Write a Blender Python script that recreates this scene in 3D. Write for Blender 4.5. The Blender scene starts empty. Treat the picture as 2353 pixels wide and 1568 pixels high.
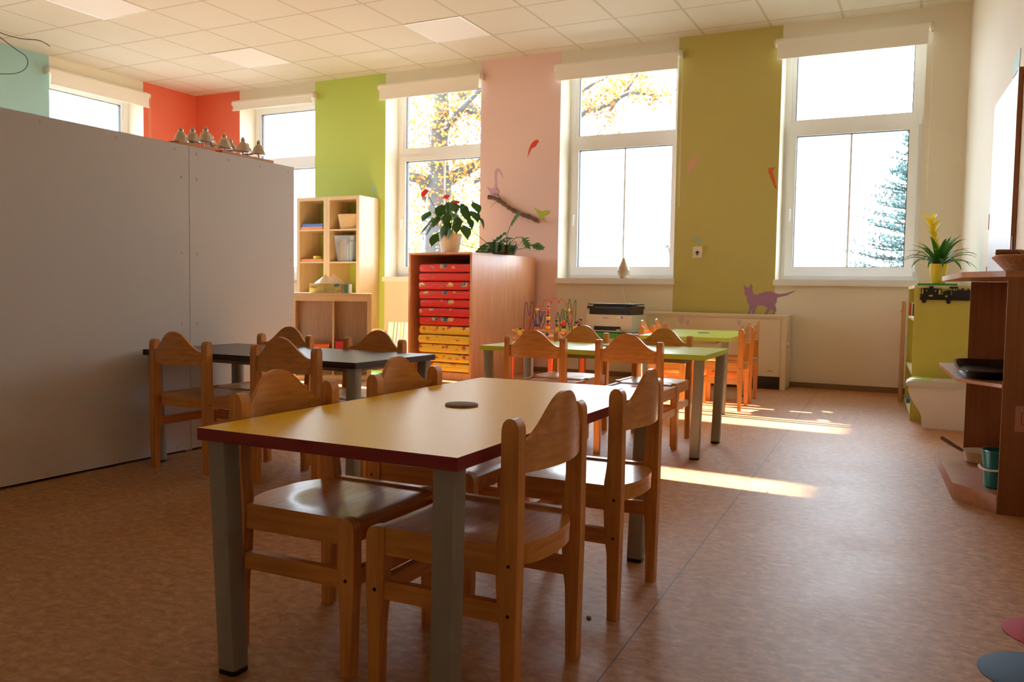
import bpy, bmesh, math, random
from mathutils import Vector, Matrix
PI = math.pi
D_ = {
 'parrot': [(-3.892,2.281),(-3.878,2.362),(-3.871,2.375),(-3.861,2.402),(-3.834,2.435),(-3.804,2.453),(-3.781,2.458),(-3.764,2.444),(-3.762,2.42),(-3.773,2.431),(-3.782,2.411),(-3.802,2.385),(-3.833,2.373),(-3.851,2.364),(-3.87,2.32)],
 'swan': [(-4.38,1.988),(-4.31,1.963),(-4.286,1.98),(-4.279,2.029),(-4.285,2.099),(-4.281,2.155),(-4.262,2.182),(-4.226,2.176),(-4.198,2.137),(-4.173,2.066),(-4.209,2.117),(-4.233,2.146),(-4.249,2.14),(-4.256,2.098),(-4.252,2.028),(-4.241,1.957),(-4.245,1.915),(-4.285,1.889),(-4.325,1.901),(-4.355,1.948)],
 'hummingbird': [(-3.81,1.748),(-3.744,1.715),(-3.706,1.701),(-3.669,1.713),(-3.626,1.712),(-3.623,1.694),(-3.653,1.668),(-3.69,1.655),(-3.682,1.627),(-3.666,1.59),(-3.712,1.628),(-3.751,1.663),(-3.774,1.698)],
 'heron': [(-5.925,2.021),(-5.894,2.056),(-5.866,2.064),(-5.851,2.036),(-5.86,1.991),(-5.863,1.946),(-5.884,1.947),(-5.875,2.007),(-5.884,2.037)],
 'swallow': [(-2.182,2.025),(-2.158,2.07),(-2.159,2.102),(-2.148,2.117),(-2.127,2.154),(-2.106,2.174),(-2.076,2.182),(-2.06,2.164),(-2.073,2.145),(-2.083,2.114),(-2.109,2.088),(-2.125,2.073),(-2.137,2.042),(-2.15,2.008),(-2.15,2.042),(-2.157,2.048)],
 'toucan': [(-1.398,2.04),(-1.33,2.045),(-1.352,2.028),(-1.361,2.008),(-1.342,1.945),(-1.316,1.846),(-1.332,1.847),(-1.372,1.936),(-1.4,2.01)],
 'songbird': [(-2.101,1.382),(-2.078,1.412),(-2.054,1.422),(-2.033,1.406),(-2.016,1.381),(-1.989,1.388),(-1.956,1.403),(-1.989,1.374),(-2.009,1.354),(-2.035,1.341),(-2.063,1.351),(-2.073,1.375),(-2.087,1.388)],
 'cat': [(-1.592,0.955),(-1.563,0.926),(-1.539,0.922),(-1.525,0.962),(-1.51,0.936),(-1.51,0.897),(-1.499,0.864),(-1.473,0.855),(-1.435,0.871),(-1.385,0.885),(-1.334,0.89),(-1.308,0.877),(-1.27,0.865),(-1.208,0.871),(-1.159,0.888),(-1.12,0.902),(-1.146,0.879),(-1.201,0.852),(-1.257,0.838),(-1.282,0.828),(-1.281,0.796),(-1.298,0.763),(-1.285,0.731),(-1.284,0.711),(-1.302,0.669),(-1.321,0.669),(-1.309,0.704),(-1.322,0.723),(-1.341,0.71),(-1.371,0.667),(-1.397,0.667),(-1.373,0.709),(-1.367,0.735),(-1.406,0.754),(-1.45,0.753),(-1.469,0.733),(-1.483,0.67),(-1.506,0.669),(-1.505,0.719),(-1.519,0.692),(-1.525,0.666),(-1.551,0.668),(-1.533,0.718),(-1.534,0.758),(-1.554,0.784),(-1.56,0.837),(-1.583,0.856),(-1.58,0.896),(-1.591,0.928)],
 'branch': [(-4.34,1.871),(-4.298,1.865),(-4.241,1.846),(-4.159,1.796),(-4.078,1.742),(-3.997,1.699),(-3.918,1.667),(-3.839,1.642),(-3.725,1.591)],
 'twig1': [(-4.167,1.802),(-4.184,1.845),(-4.209,1.885),(-4.19,1.917),(-4.194,1.942),(-4.218,1.948)],
 'twig2': [(-4.209,1.885),(-4.242,1.897),(-4.262,1.895),(-4.241,1.869)],
 'twig3': [(-4.224,1.818),(-4.257,1.801),(-4.297,1.752)],
 'socket': [(-2.088,1.315),(-1.995,1.205)],
 'trunk': [(-12.312,1.181),(-12.322,2.02),(-12.247,2.854),(-12.16,3.681),(-12.222,4.274),(-12.23,4.864),(-12.18,5.331),(-12.144,5.796),(-12.221,6.504),(-12.341,7.216)],
 'b_right': [(-12.049,3.676),(-11.75,3.992),(-11.481,4.189),(-10.963,4.474),(-10.301,4.742),(-9.667,4.87)],
 'b_upper': [(-12.108,5.15),(-11.767,5.324),(-11.498,5.42),(-11.179,5.592),(-10.579,5.919),(-9.82,6.389)],
 'b_top': [(-11.511,6.437),(-11.262,5.84),(-10.966,5.564),(-10.439,5.262),(-9.545,5.029),(-8.684,4.969),(-8.01,5.138),(-7.63,5.303),(-7.366,5.303),(-6.961,5.409),(-6.521,5.56),(-6.268,5.508),(-5.856,5.411),(-5.431,5.355)],
 'b_left': [(-12.243,3.684),(-12.582,3.877),(-13.025,3.98),(-13.592,4.224)],
 'b_low': [(-12.431,2.977),(-12.718,3.357),(-12.979,3.762),(-13.3,4.089)],
 'b_w3': [(-7.287,5.35),(-7.033,5.573),(-6.78,5.771),(-6.607,5.912),(-6.416,6.164),(-6.315,6.465)],
 'b_w3b': [(-8.107,5.847),(-7.855,6.06),(-7.684,6.183),(-7.425,6.37)],
 'b_w3c': [(-7.671,4.576),(-7.561,4.805),(-7.393,5.007),(-7.251,5.241)],
 'b_w2r': [(-10.301,4.742),(-10.68,4.022),(-11.14,3.871),(-11.341,3.822)],
 'spruce': [(-0.618,3.901),(-0.443,1.304),(-1.739,1.506)],
 'twig_out': [(-3.61,1.833),(-3.527,1.674),(-3.458,1.516),(-3.39,1.359)],
 'leafbird': [(5.484,2.237),(5.464,2.214),(5.484,2.147),(5.518,2.124),(5.704,2.122),(5.715,2.157),(5.689,2.217),(5.602,2.213)],
 'train_body': [(-0.059,0.857),(-0.051,0.859),(-0.058,0.866),(-0.058,0.875),(-0.052,0.875),(-0.056,0.913),(-0.052,0.917),(-0.004,0.917),(-0.001,0.921),(-0.006,0.923),(-0.006,0.93),(0.022,0.931),(0.023,0.924),(0.018,0.922),(0.019,0.916),(0.068,0.914),(0.072,0.91),(0.071,0.875),(0.077,0.873),(0.08,0.877),(0.079,0.895),(0.084,0.898),(0.09,0.897),(0.099,0.903),(0.123,0.903),(0.126,0.895),(0.125,0.873),(0.134,0.872),(0.132,0.915),(0.116,0.922),(0.118,0.928),(0.168,0.927),(0.171,0.922),(0.166,0.918),(0.171,0.907),(0.19,0.906),(0.19,0.916),(0.196,0.921),(0.202,0.916),(0.203,0.905),(0.225,0.904),(0.225,0.915),(0.229,0.918),(0.233,0.914),(0.235,0.906),(0.246,0.904),(0.251,0.834),(0.129,0.836),(0.128,0.819),(0.119,0.811),(0.109,0.812),(0.101,0.82),(0.099,0.837),(-0.019,0.837),(-0.021,0.82),(-0.028,0.816),(-0.04,0.816),(-0.047,0.824),(-0.049,0.836),(-0.059,0.838)],
 'train_w': [(-0.047,0.909),(-0.041,0.911),(-0.041,0.878),(-0.048,0.877)],
 'train_w2': [(0.054,0.908),(0.061,0.908),(0.065,0.875),(0.058,0.875)],
 'train_c': [(-0.02,0.9),(0.034,0.898)],
 'train_r': [(-0.005,0.87),(0.019,0.86),(0.093,0.869),(0.107,0.858),(0.14,0.916),(0.148,0.902),(0.155,0.915),(0.162,0.902)],
}
C = bpy.context.scene.collection
rnd = random.Random(7)

# ------------------------------------------------------------------ helpers
def srgb(r, g, b):
    f = lambda c: c / 12.92 if c <= 0.04045 else ((c + 0.055) / 1.055) ** 2.4
    return (f(r / 255), f(g / 255), f(b / 255), 1.0)

class MB:
    """collects shapes and links them as one mesh object"""
    def __init__(s):
        s.bm = bmesh.new()
    def _fin(s, faces, m, verts=None, bev=0, seg=2):
        for f in faces:
            f.material_index = m
        if bev > 0:
            es = list({e for f in faces for e in f.edges if len(e.link_faces) == 2 and e.calc_face_angle(0) > 0.5})
            r = bmesh.ops.bevel(s.bm, geom=es, offset=bev, segments=seg, affect='EDGES', profile=0.5, clamp_overlap=True)
            for f in r['faces']:
                f.material_index = m
    def box(s, x0, x1, y0, y1, z0, z1, m=0, bev=0, seg=2, rot=None, at=None):
        vs = [s.bm.verts.new((x, y, z)) for x in (x0, x1) for y in (y0, y1) for z in (z0, z1)]
        if rot is not None:
            p = Vector(at) if at else Vector(((x0 + x1) / 2, (y0 + y1) / 2, (z0 + z1) / 2))
            for v in vs:
                v.co = rot @ (v.co - p) + p
        q = [(0, 1, 3, 2), (4, 6, 7, 5), (0, 4, 5, 1), (2, 3, 7, 6), (0, 2, 6, 4), (1, 5, 7, 3)]
        fs = [s.bm.faces.new([vs[i] for i in k]) for k in q]
        s._fin(fs, m, vs, bev, seg)
        return fs
    def prism(s, pts, axis, a0, a1, m=0, bev=0, seg=2, cap=None):
        """pts: 2D outline; axis 'x': pts are (y,z); 'y': (x,z); 'z': (x,y)"""
        def P(p, a):
            return {'x': (a, p[0], p[1]), 'y': (p[0], a, p[1]), 'z': (p[0], p[1], a)}[axis]
        A = [s.bm.verts.new(P(p, a0)) for p in pts]
        B = [s.bm.verts.new(P(p, a1)) for p in pts]
        n = len(pts)
        fs = [s.bm.faces.new(A), s.bm.faces.new(list(reversed(B)))]
        for i in range(n):
            j = (i + 1) % n
            fs.append(s.bm.faces.new((A[i], B[i], B[j], A[j])))
        s._fin(fs, m, None, bev, seg)
        return fs
    def tube(s, pts, rad, n=8, m=0, closed=False, flat=1.0):
        pts = [Vector(p) for p in pts]
        k = len(pts)
        if not isinstance(rad, (list, tuple)):
            rad = [rad] * k
        rings = []
        up = None
        for i in range(k):
            if closed:
                t = pts[(i + 1) % k] - pts[i - 1]
            else:
                t = pts[min(i + 1, k - 1)] - pts[max(i - 1, 0)]
            if t.length < 1e-9:
                t = Vector((0, 0, 1))
            t.normalize()
            if up is None:
                up = Vector((0, 0, 1)) if abs(t.z) < 0.9 else Vector((1, 0, 0))
            a = t.cross(up)
            if a.length < 1e-6:
                a = t.orthogonal()
            a.normalize()
            up = a.cross(t).normalized()
            rings.append([s.bm.verts.new(pts[i] + rad[i] * (math.cos(2 * PI * j / n) * a + flat * math.sin(2 * PI * j / n) * up)) for j in range(n)])
        fs = []
        for i in range(k if closed else k - 1):
            r0, r1 = rings[i], rings[(i + 1) % k]
            for j in range(n):
                fs.append(s.bm.faces.new((r0[j], r0[(j + 1) % n], r1[(j + 1) % n], r1[j])))
        if not closed:
            fs.append(s.bm.faces.new(list(reversed(rings[0]))))
            fs.append(s.bm.faces.new(rings[-1]))
        for f in fs:
            f.material_index = m
    def lathe(s, prof, n=32, c=(0, 0, 0), m=0, sx=1.0, sy=1.0, axis='z'):
        rings = []
        for r, z in prof:
            ring = []
            for j in range(n):
                a = 2 * PI * j / n
                p = (r * math.cos(a) * sx, r * math.sin(a) * sy, z)
                if axis == 'x':
                    p = (p[2], p[0], p[1])
                elif axis == 'y':
                    p = (p[0], p[2], p[1])
                ring.append(s.bm.verts.new((c[0] + p[0], c[1] + p[1], c[2] + p[2])))
            rings.append(ring)
        fs = []
        for i in range(len(rings) - 1):
            for j in range(n):
                fs.append(s.bm.faces.new((rings[i][j], rings[i][(j + 1) % n], rings[i + 1][(j + 1) % n], rings[i + 1][j])))
        fs.append(s.bm.faces.new(list(reversed(rings[0]))))
        fs.append(s.bm.faces.new(rings[-1]))
        for f in fs:
            f.material_index = m
    def grid(s, fn, nu, nv, m=0, wrap=False):
        V = [[s.bm.verts.new(fn(i / nu, j / nv)) for j in range(nv + 1)] for i in range(nu + 1)]
        for i in range(nu):
            for j in range(nv):
                s.bm.faces.new((V[i][j], V[i + 1][j], V[i + 1][j + 1], V[i][j + 1])).material_index = m
        return V
    def leaf(s, path, wid, m=0, fold=0.15, side=None):
        """path: points; wid: half widths; a V-folded leaf blade"""
        pts = [Vector(p) for p in path]
        k = len(pts)
        L = []
        for i in range(k):
            t = (pts[min(i + 1, k - 1)] - pts[max(i - 1, 0)]).normalized()
            sd = Vector(side) if side else t.cross(Vector((0, 0, 1)))
            if sd.length < 1e-4:
                sd = Vector((1, 0, 0))
            sd.normalize()
            nn = sd.cross(t).normalized()
            w = wid[i]
            L.append([s.bm.verts.new(pts[i] - sd * w + nn * w * fold), s.bm.verts.new(pts[i]), s.bm.verts.new(pts[i] + sd * w + nn * w * fold)])
        for i in range(k - 1):
            for j in (0, 1):
                s.bm.faces.new((L[i][j], L[i][j + 1], L[i + 1][j + 1], L[i + 1][j])).material_index = m
    def build(s, name, mats, parent=None, smooth=True, ang=38, norm=True):
        if norm:
            bmesh.ops.recalc_face_normals(s.bm, faces=s.bm.faces[:])
        me = bpy.data.meshes.new(name)
        s.bm.to_mesh(me)
        s.bm.free()
        if not isinstance(mats, (list, tuple)):
            mats = [mats]
        for m in mats:
            me.materials.append(m)
        if smooth:
            me.shade_smooth()
            me.set_sharp_from_angle(angle=math.radians(ang))
        o = bpy.data.objects.new(name, me)
        C.objects.link(o)
        if parent is not None:
            o.parent = parent
        return o

def tag(o, label=None, cat=None, group=None, kind=None):
    if label: o['label'] = label
    if cat: o['category'] = cat
    if group: o['group'] = group
    if kind: o['kind'] = kind
    return o
def thing(name, label, cat, loc=(0, 0, 0), rotz=0, group=None):
    o = bpy.data.objects.new(name, None)
    o.empty_display_size = 0.1
    C.objects.link(o)
    o.location = loc
    o.rotation_euler = (0, 0, rotz)
    return tag(o, label, cat, group)
def copy_tree(o, parent=None):
    c = o.copy()
    C.objects.link(c)
    if parent is not None:
        c.parent = parent
    for ch in list(o.children):
        copy_tree(ch, c)
    return c
def place(o, loc, rotz, label, group=None):
    o.location = loc
    o.rotation_euler = (0, 0, rotz)
    o['label'] = label
    if group: o['group'] = group
    return o
def arc(cx, cy, r, a0, a1, n):
    return [(cx + r * math.cos(a0 + (a1 - a0) * i / n), cy + r * math.sin(a0 + (a1 - a0) * i / n)) for i in range(n + 1)]
def spline(pts, per=6):
    pts = [Vector(p) for p in pts]
    out = []
    for i in range(len(pts) - 1):
        p0, p1, p2, p3 = pts[max(i - 1, 0)], pts[i], pts[i + 1], pts[min(i + 2, len(pts) - 1)]
        for k in range(per):
            t = k / per
            out.append(0.5 * ((2 * p1) + (p2 - p0) * t + (2 * p0 - 5 * p1 + 4 * p2 - p3) * t * t + (3 * p1 - p0 - 3 * p2 + p3) * t ** 3))
    out.append(pts[-1])
    return out
def text_mesh(name, body, size, mat, parent, loc, rot, depth=0.0006):
    cu = bpy.data.curves.new(name, 'FONT')
    cu.body = body
    cu.size = size
    cu.extrude = depth
    cu.align_x = 'CENTER'
    cu.align_y = 'CENTER'
    tmp = bpy.data.objects.new(name + '_tmp', cu)
    C.objects.link(tmp)
    dg = bpy.context.evaluated_depsgraph_get()
    me = bpy.data.meshes.new_from_object(tmp.evaluated_get(dg))
    C.objects.unlink(tmp)
    bpy.data.objects.remove(tmp)
    me.materials.clear()
    me.materials.append(mat)
    o = bpy.data.objects.new(name, me)
    C.objects.link(o)
    o.parent = parent
    o.location = loc
    o.rotation_euler = rot
    return o

# ------------------------------------------------------------------ materials
def nt(name):
    m = bpy.data.materials.new(name)
    m.use_nodes = True
    n = m.node_tree.nodes
    return m, n, m.node_tree.links, n['Principled BSDF']
def plain(name, col, rough=0.5, metal=0.0, coat=0.0, var=0.0, scale=6.0, bump=0.0, bscale=120.0, spec=0.5):
    m, n, l, b = nt(name)
    b.inputs['Base Color'].default_value = col
    b.inputs['Roughness'].default_value = rough
    b.inputs['Metallic'].default_value = metal
    b.inputs['Specular IOR Level'].default_value = spec
    b.inputs['Coat Weight'].default_value = coat
    b.inputs['Coat Roughness'].default_value = 0.12
    tc = n.new('ShaderNodeTexCoord')
    if var > 0:
        nz = n.new('ShaderNodeTexNoise'); nz.inputs['Scale'].default_value = scale; nz.inputs['Detail'].default_value = 4
        l.new(tc.outputs['Object'], nz.inputs['Vector'])
        mx = n.new('ShaderNodeMix'); mx.data_type = 'RGBA'
        mx.inputs['A'].default_value = tuple(c * (1 - var) for c in col[:3]) + (1,)
        mx.inputs['B'].default_value = tuple(min(1, c * (1 + var)) for c in col[:3]) + (1,)
        l.new(nz.outputs['Fac'], mx.inputs['Factor'])
        l.new(mx.outputs['Result'], b.inputs['Base Color'])
    if bump > 0:
        nz2 = n.new('ShaderNodeTexNoise'); nz2.inputs['Scale'].default_value = bscale; nz2.inputs['Detail'].default_value = 3
        l.new(tc.outputs['Object'], nz2.inputs['Vector'])
        bp = n.new('ShaderNodeBump'); bp.inputs['Strength'].default_value = bump; bp.inputs['Distance'].default_value = 0.004
        l.new(nz2.outputs['Fac'], bp.inputs['Height'])
        l.new(bp.outputs['Normal'], b.inputs['Normal'])
    return m
def wood(name, c1, c2, rough=0.35, coat=0.3, sc=(60, 60, 3), contrast=1.0, spec=0.5):
    """fine straight grain, long direction along local z (or set by sc)"""
    m, n, l, b = nt(name)
    tc = n.new('ShaderNodeTexCoord')
    mp = n.new('ShaderNodeMapping'); mp.inputs['Scale'].default_value = sc
    l.new(tc.outputs['Object'], mp.inputs['Vector'])
    nz = n.new('ShaderNodeTexNoise'); nz.inputs['Scale'].default_value = 1.0; nz.inputs['Detail'].default_value = 6; nz.inputs['Roughness'].default_value = 0.6
    l.new(mp.outputs['Vector'], nz.inputs['Vector'])
    big = n.new('ShaderNodeTexNoise'); big.inputs['Scale'].default_value = 2.3; big.inputs['Detail'].default_value = 2
    l.new(tc.outputs['Object'], big.inputs['Vector'])
    ad = n.new('ShaderNodeMath'); ad.operation = 'ADD'
    ml = n.new('ShaderNodeMath'); ml.operation = 'MULTIPLY'; ml.inputs[1].default_value = 0.5
    l.new(big.outputs['Fac'], ml.inputs[0])
    l.new(nz.outputs['Fac'], ad.inputs[0]); l.new(ml.outputs[0], ad.inputs[1])
    cr = n.new('ShaderNodeValToRGB')
    cr.color_ramp.elements[0].position = 0.75 - 0.22 * contrast; cr.color_ramp.elements[0].color = c1
    cr.color_ramp.elements[1].position = 0.75 + 0.22 * contrast; cr.color_ramp.elements[1].color = c2
    l.new(ad.outputs[0], cr.inputs['Fac'])
    l.new(cr.outputs['Color'], b.inputs['Base Color'])
    b.inputs['Roughness'].default_value = rough
    b.inputs['Coat Weight'].default_value = coat
    b.inputs['Coat Roughness'].default_value = 0.15
    b.inputs['Specular IOR Level'].default_value = spec
    return m

M = {}
M['wall_white'] = plain('wall_white_paint', srgb(234, 227, 208), 0.75, var=0.03, scale=1.5, bump=0.12, bscale=90)
M['lime'] = plain('wall_lime_paint', srgb(190, 210, 100), 0.7, bump=0.12, bscale=90, var=0.03, scale=1.5)
M['pink'] = plain('wall_pink_paint', srgb(238, 208, 202), 0.7, bump=0.12, bscale=90, var=0.03, scale=1.5)
M['olive'] = plain('wall_olive_paint', srgb(198, 186, 106), 0.7, bump=0.12, bscale=90, var=0.04, scale=1.5)
M['red'] = plain('wall_red_paint', srgb(234, 118, 88), 0.7, bump=0.12, bscale=90, var=0.03, scale=1.5)
M['blue'] = plain('wall_blue_paint', srgb(158, 200, 200), 0.7, bump=0.12, bscale=90, var=0.03, scale=1.5)
M['pvc'] = plain('white_pvc', srgb(240, 240, 240), 0.3)
M['gasket'] = plain('dark_gasket', srgb(30, 36, 48), 0.5)
M['blind'] = plain('blind_fabric', srgb(246, 243, 234), 0.7, bump=0.1, bscale=400)
M['clear_plastic'] = plain('bracket_plastic', srgb(225, 215, 195), 0.3)
M['dark'] = plain('black_plastic', srgb(24, 24, 26), 0.35)
M['darkmetal'] = plain('screw_metal', srgb(60, 56, 52), 0.4, metal=0.8)
M['baseboard'] = plain('baseboard_brown', srgb(126, 98, 66), 0.5)
M['beech'] = wood('beech_chair_wood', srgb(192, 120, 54), srgb(224, 156, 82), 0.36, 0.18, (70, 70, 5))
M['beech_ply'] = wood('beech_plywood', srgb(196, 126, 60), srgb(228, 162, 88), 0.34, 0.22, (6, 90, 90))
M['cab_beech'] = wood('cabinet_beech_laminate', srgb(202, 140, 96), srgb(224, 168, 124), 0.36, 0.1, (55, 55, 2.2))
M['unit_brown'] = wood('red_brown_laminate', srgb(126, 72, 36), srgb(154, 92, 50), 0.4, 0.1, (55, 55, 2.2))
M['unit_shelf'] = wood('brown_shelf_laminate', srgb(164, 106, 66), srgb(190, 130, 86), 0.36, 0.15, (3, 60, 60))
M['birch'] = wood('birch_laminate', srgb(206, 176, 130), srgb(224, 198, 154), 0.4, 0.1, (40, 40, 3))
M['melamine'] = plain('white_melamine', srgb(208, 200, 190), 0.5, var=0.02, scale=2)
M['melamine_cap'] = plain('screw_cap_plastic', srgb(198, 189, 179), 0.5)
M['steel'] = plain('grey_painted_steel', srgb(146, 144, 136), 0.45, metal=0.15)
M['yellow_top'] = plain('yellow_laminate', srgb(252, 200, 36), 0.32, var=0.03, scale=20, bump=0.05, bscale=300, spec=.14)
M['red_edge'] = plain('dark_red_edge', srgb(128, 26, 30), 0.4)
M['black_top'] = plain('dark_plum_laminate', srgb(74, 62, 64), 0.33, bump=0.05, bscale=300)
M['black_edge'] = plain('black_edge', srgb(44, 32, 36), 0.4)
M['lime_top'] = plain('lime_laminate', srgb(190, 208, 78), 0.3, bump=0.05, bscale=300)
M['felt'] = plain('grey_felt', srgb(150, 136, 128), 0.9, var=0.2, scale=120, bump=0.3, bscale=500)

def floor_mat():
    m, n, l, b = nt('floor_linoleum')
    tc = n.new('ShaderNodeTexCoord')
    mp = n.new('ShaderNodeMapping'); mp.inputs['Scale'].default_value = (8, 12, 1)
    l.new(tc.outputs['Object'], mp.inputs['Vector'])
    nz = n.new('ShaderNodeTexNoise'); nz.inputs['Scale'].default_value = 3.4; nz.inputs['Detail'].default_value = 9; nz.inputs['Roughness'].default_value = 0.68; nz.inputs['Distortion'].default_value = 0.6
    l.new(mp.outputs['Vector'], nz.inputs['Vector'])
    cr = n.new('ShaderNodeValToRGB')
    e = cr.color_ramp.elements
    e[0].position = 0.34; e[0].color = srgb(152, 104, 64)
    e[1].position = 0.68; e[1].color = srgb(200, 152, 106)
    k = e.new(0.5); k.color = srgb(176, 126, 82)
    l.new(nz.outputs['Fac'], cr.inputs['Fac'])
    # welded seams between the sheets: thin paler lines, 2 m apart
    sp = n.new('ShaderNodeSeparateXYZ'); l.new(tc.outputs['Object'], sp.inputs[0])
    def seam(sock, off, period, w):
        a = n.new('ShaderNodeMath'); a.operation = 'SUBTRACT'; a.inputs[1].default_value = off; l.new(sock, a.inputs[0])
        c = n.new('ShaderNodeMath'); c.operation = 'PINGPONG'; c.inputs[1].default_value = period / 2; l.new(a.outputs[0], c.inputs[0])
        d = n.new('ShaderNodeMath'); d.operation = 'LESS_THAN'; d.inputs[1].default_value = w; l.new(c.outputs[0], d.inputs[0])
        return d
    skew = n.new('ShaderNodeMath'); skew.operation = 'MULTIPLY_ADD'; skew.inputs[1].default_value = 0.04
    l.new(sp.outputs['Y'], skew.inputs[0]); l.new(sp.outputs['X'], skew.inputs[2])
    s1 = seam(skew.outputs[0], -0.55, 5.0, 0.0022)
    mx = n.new('ShaderNodeMix'); mx.data_type = 'RGBA'
    l.new(s1.outputs[0], mx.inputs['Factor']); l.new(cr.outputs['Color'], mx.inputs['A']); mx.inputs['B'].default_value = srgb(112, 84, 66)
    l.new(mx.outputs['Result'], b.inputs['Base Color'])
    b.inputs['Specular IOR Level'].default_value = 0.27
    n2 = n.new('ShaderNodeTexNoise'); n2.inputs['Scale'].default_value = 3; n2.inputs['Detail'].default_value = 5
    l.new(tc.outputs['Object'], n2.inputs['Vector'])
    rr = n.new('ShaderNodeMapRange'); rr.inputs['To Min'].default_value = 0.40; rr.inputs['To Max'].default_value = 0.52
    l.new(n2.outputs['Fac'], rr.inputs['Value']); l.new(rr.outputs['Result'], b.inputs['Roughness'])
    bp = n.new('ShaderNodeBump'); bp.inputs['Strength'].default_value = 0.015; bp.inputs['Distance'].default_value = 0.002
    l.new(nz.outputs['Fac'], bp.inputs['Height']); l.new(bp.outputs['Normal'], b.inputs['Normal'])
    return m
M['floor'] = floor_mat()

def ceiling_mat():
    m, n, l, b = nt('ceiling_tiles')
    tc = n.new('ShaderNodeTexCoord')
    sp = n.new('ShaderNodeSeparateXYZ'); l.new(tc.outputs['Object'], sp.inputs[0])
    def line(sock, off):
        a = n.new('ShaderNodeMath'); a.operation = 'SUBTRACT'; a.inputs[1].default_value = off; l.new(sock, a.inputs[0])
        c = n.new('ShaderNodeMath'); c.operation = 'PINGPONG'; c.inputs[1].default_value = 0.3125; l.new(a.outputs[0], c.inputs[0])
        d = n.new('ShaderNodeMath'); d.operation = 'LESS_THAN'; d.inputs[1].default_value = 0.012; l.new(c.outputs[0], d.inputs[0])
        return d
    a = line(sp.outputs['X'], -7.037); c = line(sp.outputs['Y'], 5.515)
    mxm = n.new('ShaderNodeMath'); mxm.operation = 'MAXIMUM'; l.new(a.outputs[0], mxm.inputs[0]); l.new(c.outputs[0], mxm.inputs[1])
    mx = n.new('ShaderNodeMix'); mx.data_type = 'RGBA'
    l.new(mxm.outputs[0], mx.inputs['Factor'])
    mx.inputs['A'].default_value = srgb(226, 221, 204); mx.inputs['B'].default_value = srgb(202, 196, 174)
    l.new(mx.outputs['Result'], b.inputs['Base Color'])
    b.inputs['Roughness'].default_value = 0.85
    nz = n.new('ShaderNodeTexNoise'); nz.inputs['Scale'].default_value = 160
    l.new(tc.outputs['Object'], nz.inputs['Vector'])
    bp = n.new('ShaderNodeBump'); bp.inputs['Strength'].default_value = 0.15; bp.inputs['Distance'].default_value = 0.003
    l.new(nz.outputs['Fac'], bp.inputs['Height']); l.new(bp.outputs['Normal'], b.inputs['Normal'])
    return m
M['ceiling'] = ceiling_mat()

def glass_mat(name, tint=(1, 1, 1, 1), refl=1.0):
    m, n, l, b = nt(name)
    n.remove(b)
    out = n['Material Output']
    tr = n.new('ShaderNodeBsdfTransparent'); tr.inputs['Color'].default_value = tint
    gl = n.new('ShaderNodeBsdfGlossy'); gl.inputs['Roughness'].default_value = 0.02
    fr = n.new('ShaderNodeFresnel'); fr.inputs['IOR'].default_value = 1.45
    ml = n.new('ShaderNodeMath'); ml.operation = 'MULTIPLY'; ml.inputs[1].default_value = refl
    l.new(fr.outputs[0], ml.inputs[0])
    mx = n.new('ShaderNodeMixShader')
    l.new(ml.outputs[0], mx.inputs['Fac']); l.new(tr.outputs[0], mx.inputs[1]); l.new(gl.outputs[0], mx.inputs[2])
    l.new(mx.outputs[0], out.inputs['Surface'])
    return m
M['glass'] = glass_mat('window_glass', (0.97, 0.985, 0.99, 1), 0.6)
M['clear_box'] = glass_mat('clear_box_plastic', (0.96, 0.97, 0.98, 1), 0.5)
_n = M['clear_box'].node_tree.nodes; _l = M['clear_box'].node_tree.links
_d = _n.new('ShaderNodeBsdfDiffuse'); _d.inputs['Color'].default_value = srgb(226, 228, 232)
_x = _n.new('ShaderNodeMixShader'); _x.inputs['Fac'].default_value = 0.2
_o = _n['Material Output']; _s = _o.inputs['Surface'].links[0].from_socket
_l.new(_s, _x.inputs[1]); _l.new(_d.outputs[0], _x.inputs[2]); _l.new(_x.outputs[0], _o.inputs['Surface'])
SKY = 11.0
SUN = 60.0
SUN_DIR = (1, -0.080, -0.358)
EXPO = 0.52
CAM_R = [[0.896193614626686, 0.4433969118172331, 0.01536826904032797], [-0.03972217451736858, 0.04568972150825362, 0.9981656166188606], [-0.4418813799584305, 0.8951601130185812, -0.05855952618143487]]
# ------------------------------------------------------------------ room shell
D = 8.19          # inner face of the window wall
H = 3.339
XL = -8.709       # inner face of the left wall
YF = -3.5         # wall behind the camera
TH = 0.45         # wall thickness
Z0, Z1 = 1.0, 3.20
BW = [(-7.95, -6.745), (-5.715, -4.465), (-3.52, -2.278), (-1.305, -0.107)]
LW = [(6.13, 7.36), (3.51, 4.74)]
def xr(y):        # the right wall is not quite square to the window wall
    return 0.225 + 0.063 * (D - y)

b = MB()
b.box(XL - TH, 2.0, YF - .3, D + TH, -0.2, 0)
tag(b.build('floor', M['floor'], smooth=False), kind='structure')
b = MB()
b.box(XL - TH, 2.0, YF - .3, D + TH, H, H + 0.2)
tag(b.build('ceiling', M['ceiling'], smooth=False), kind='structure')

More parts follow.
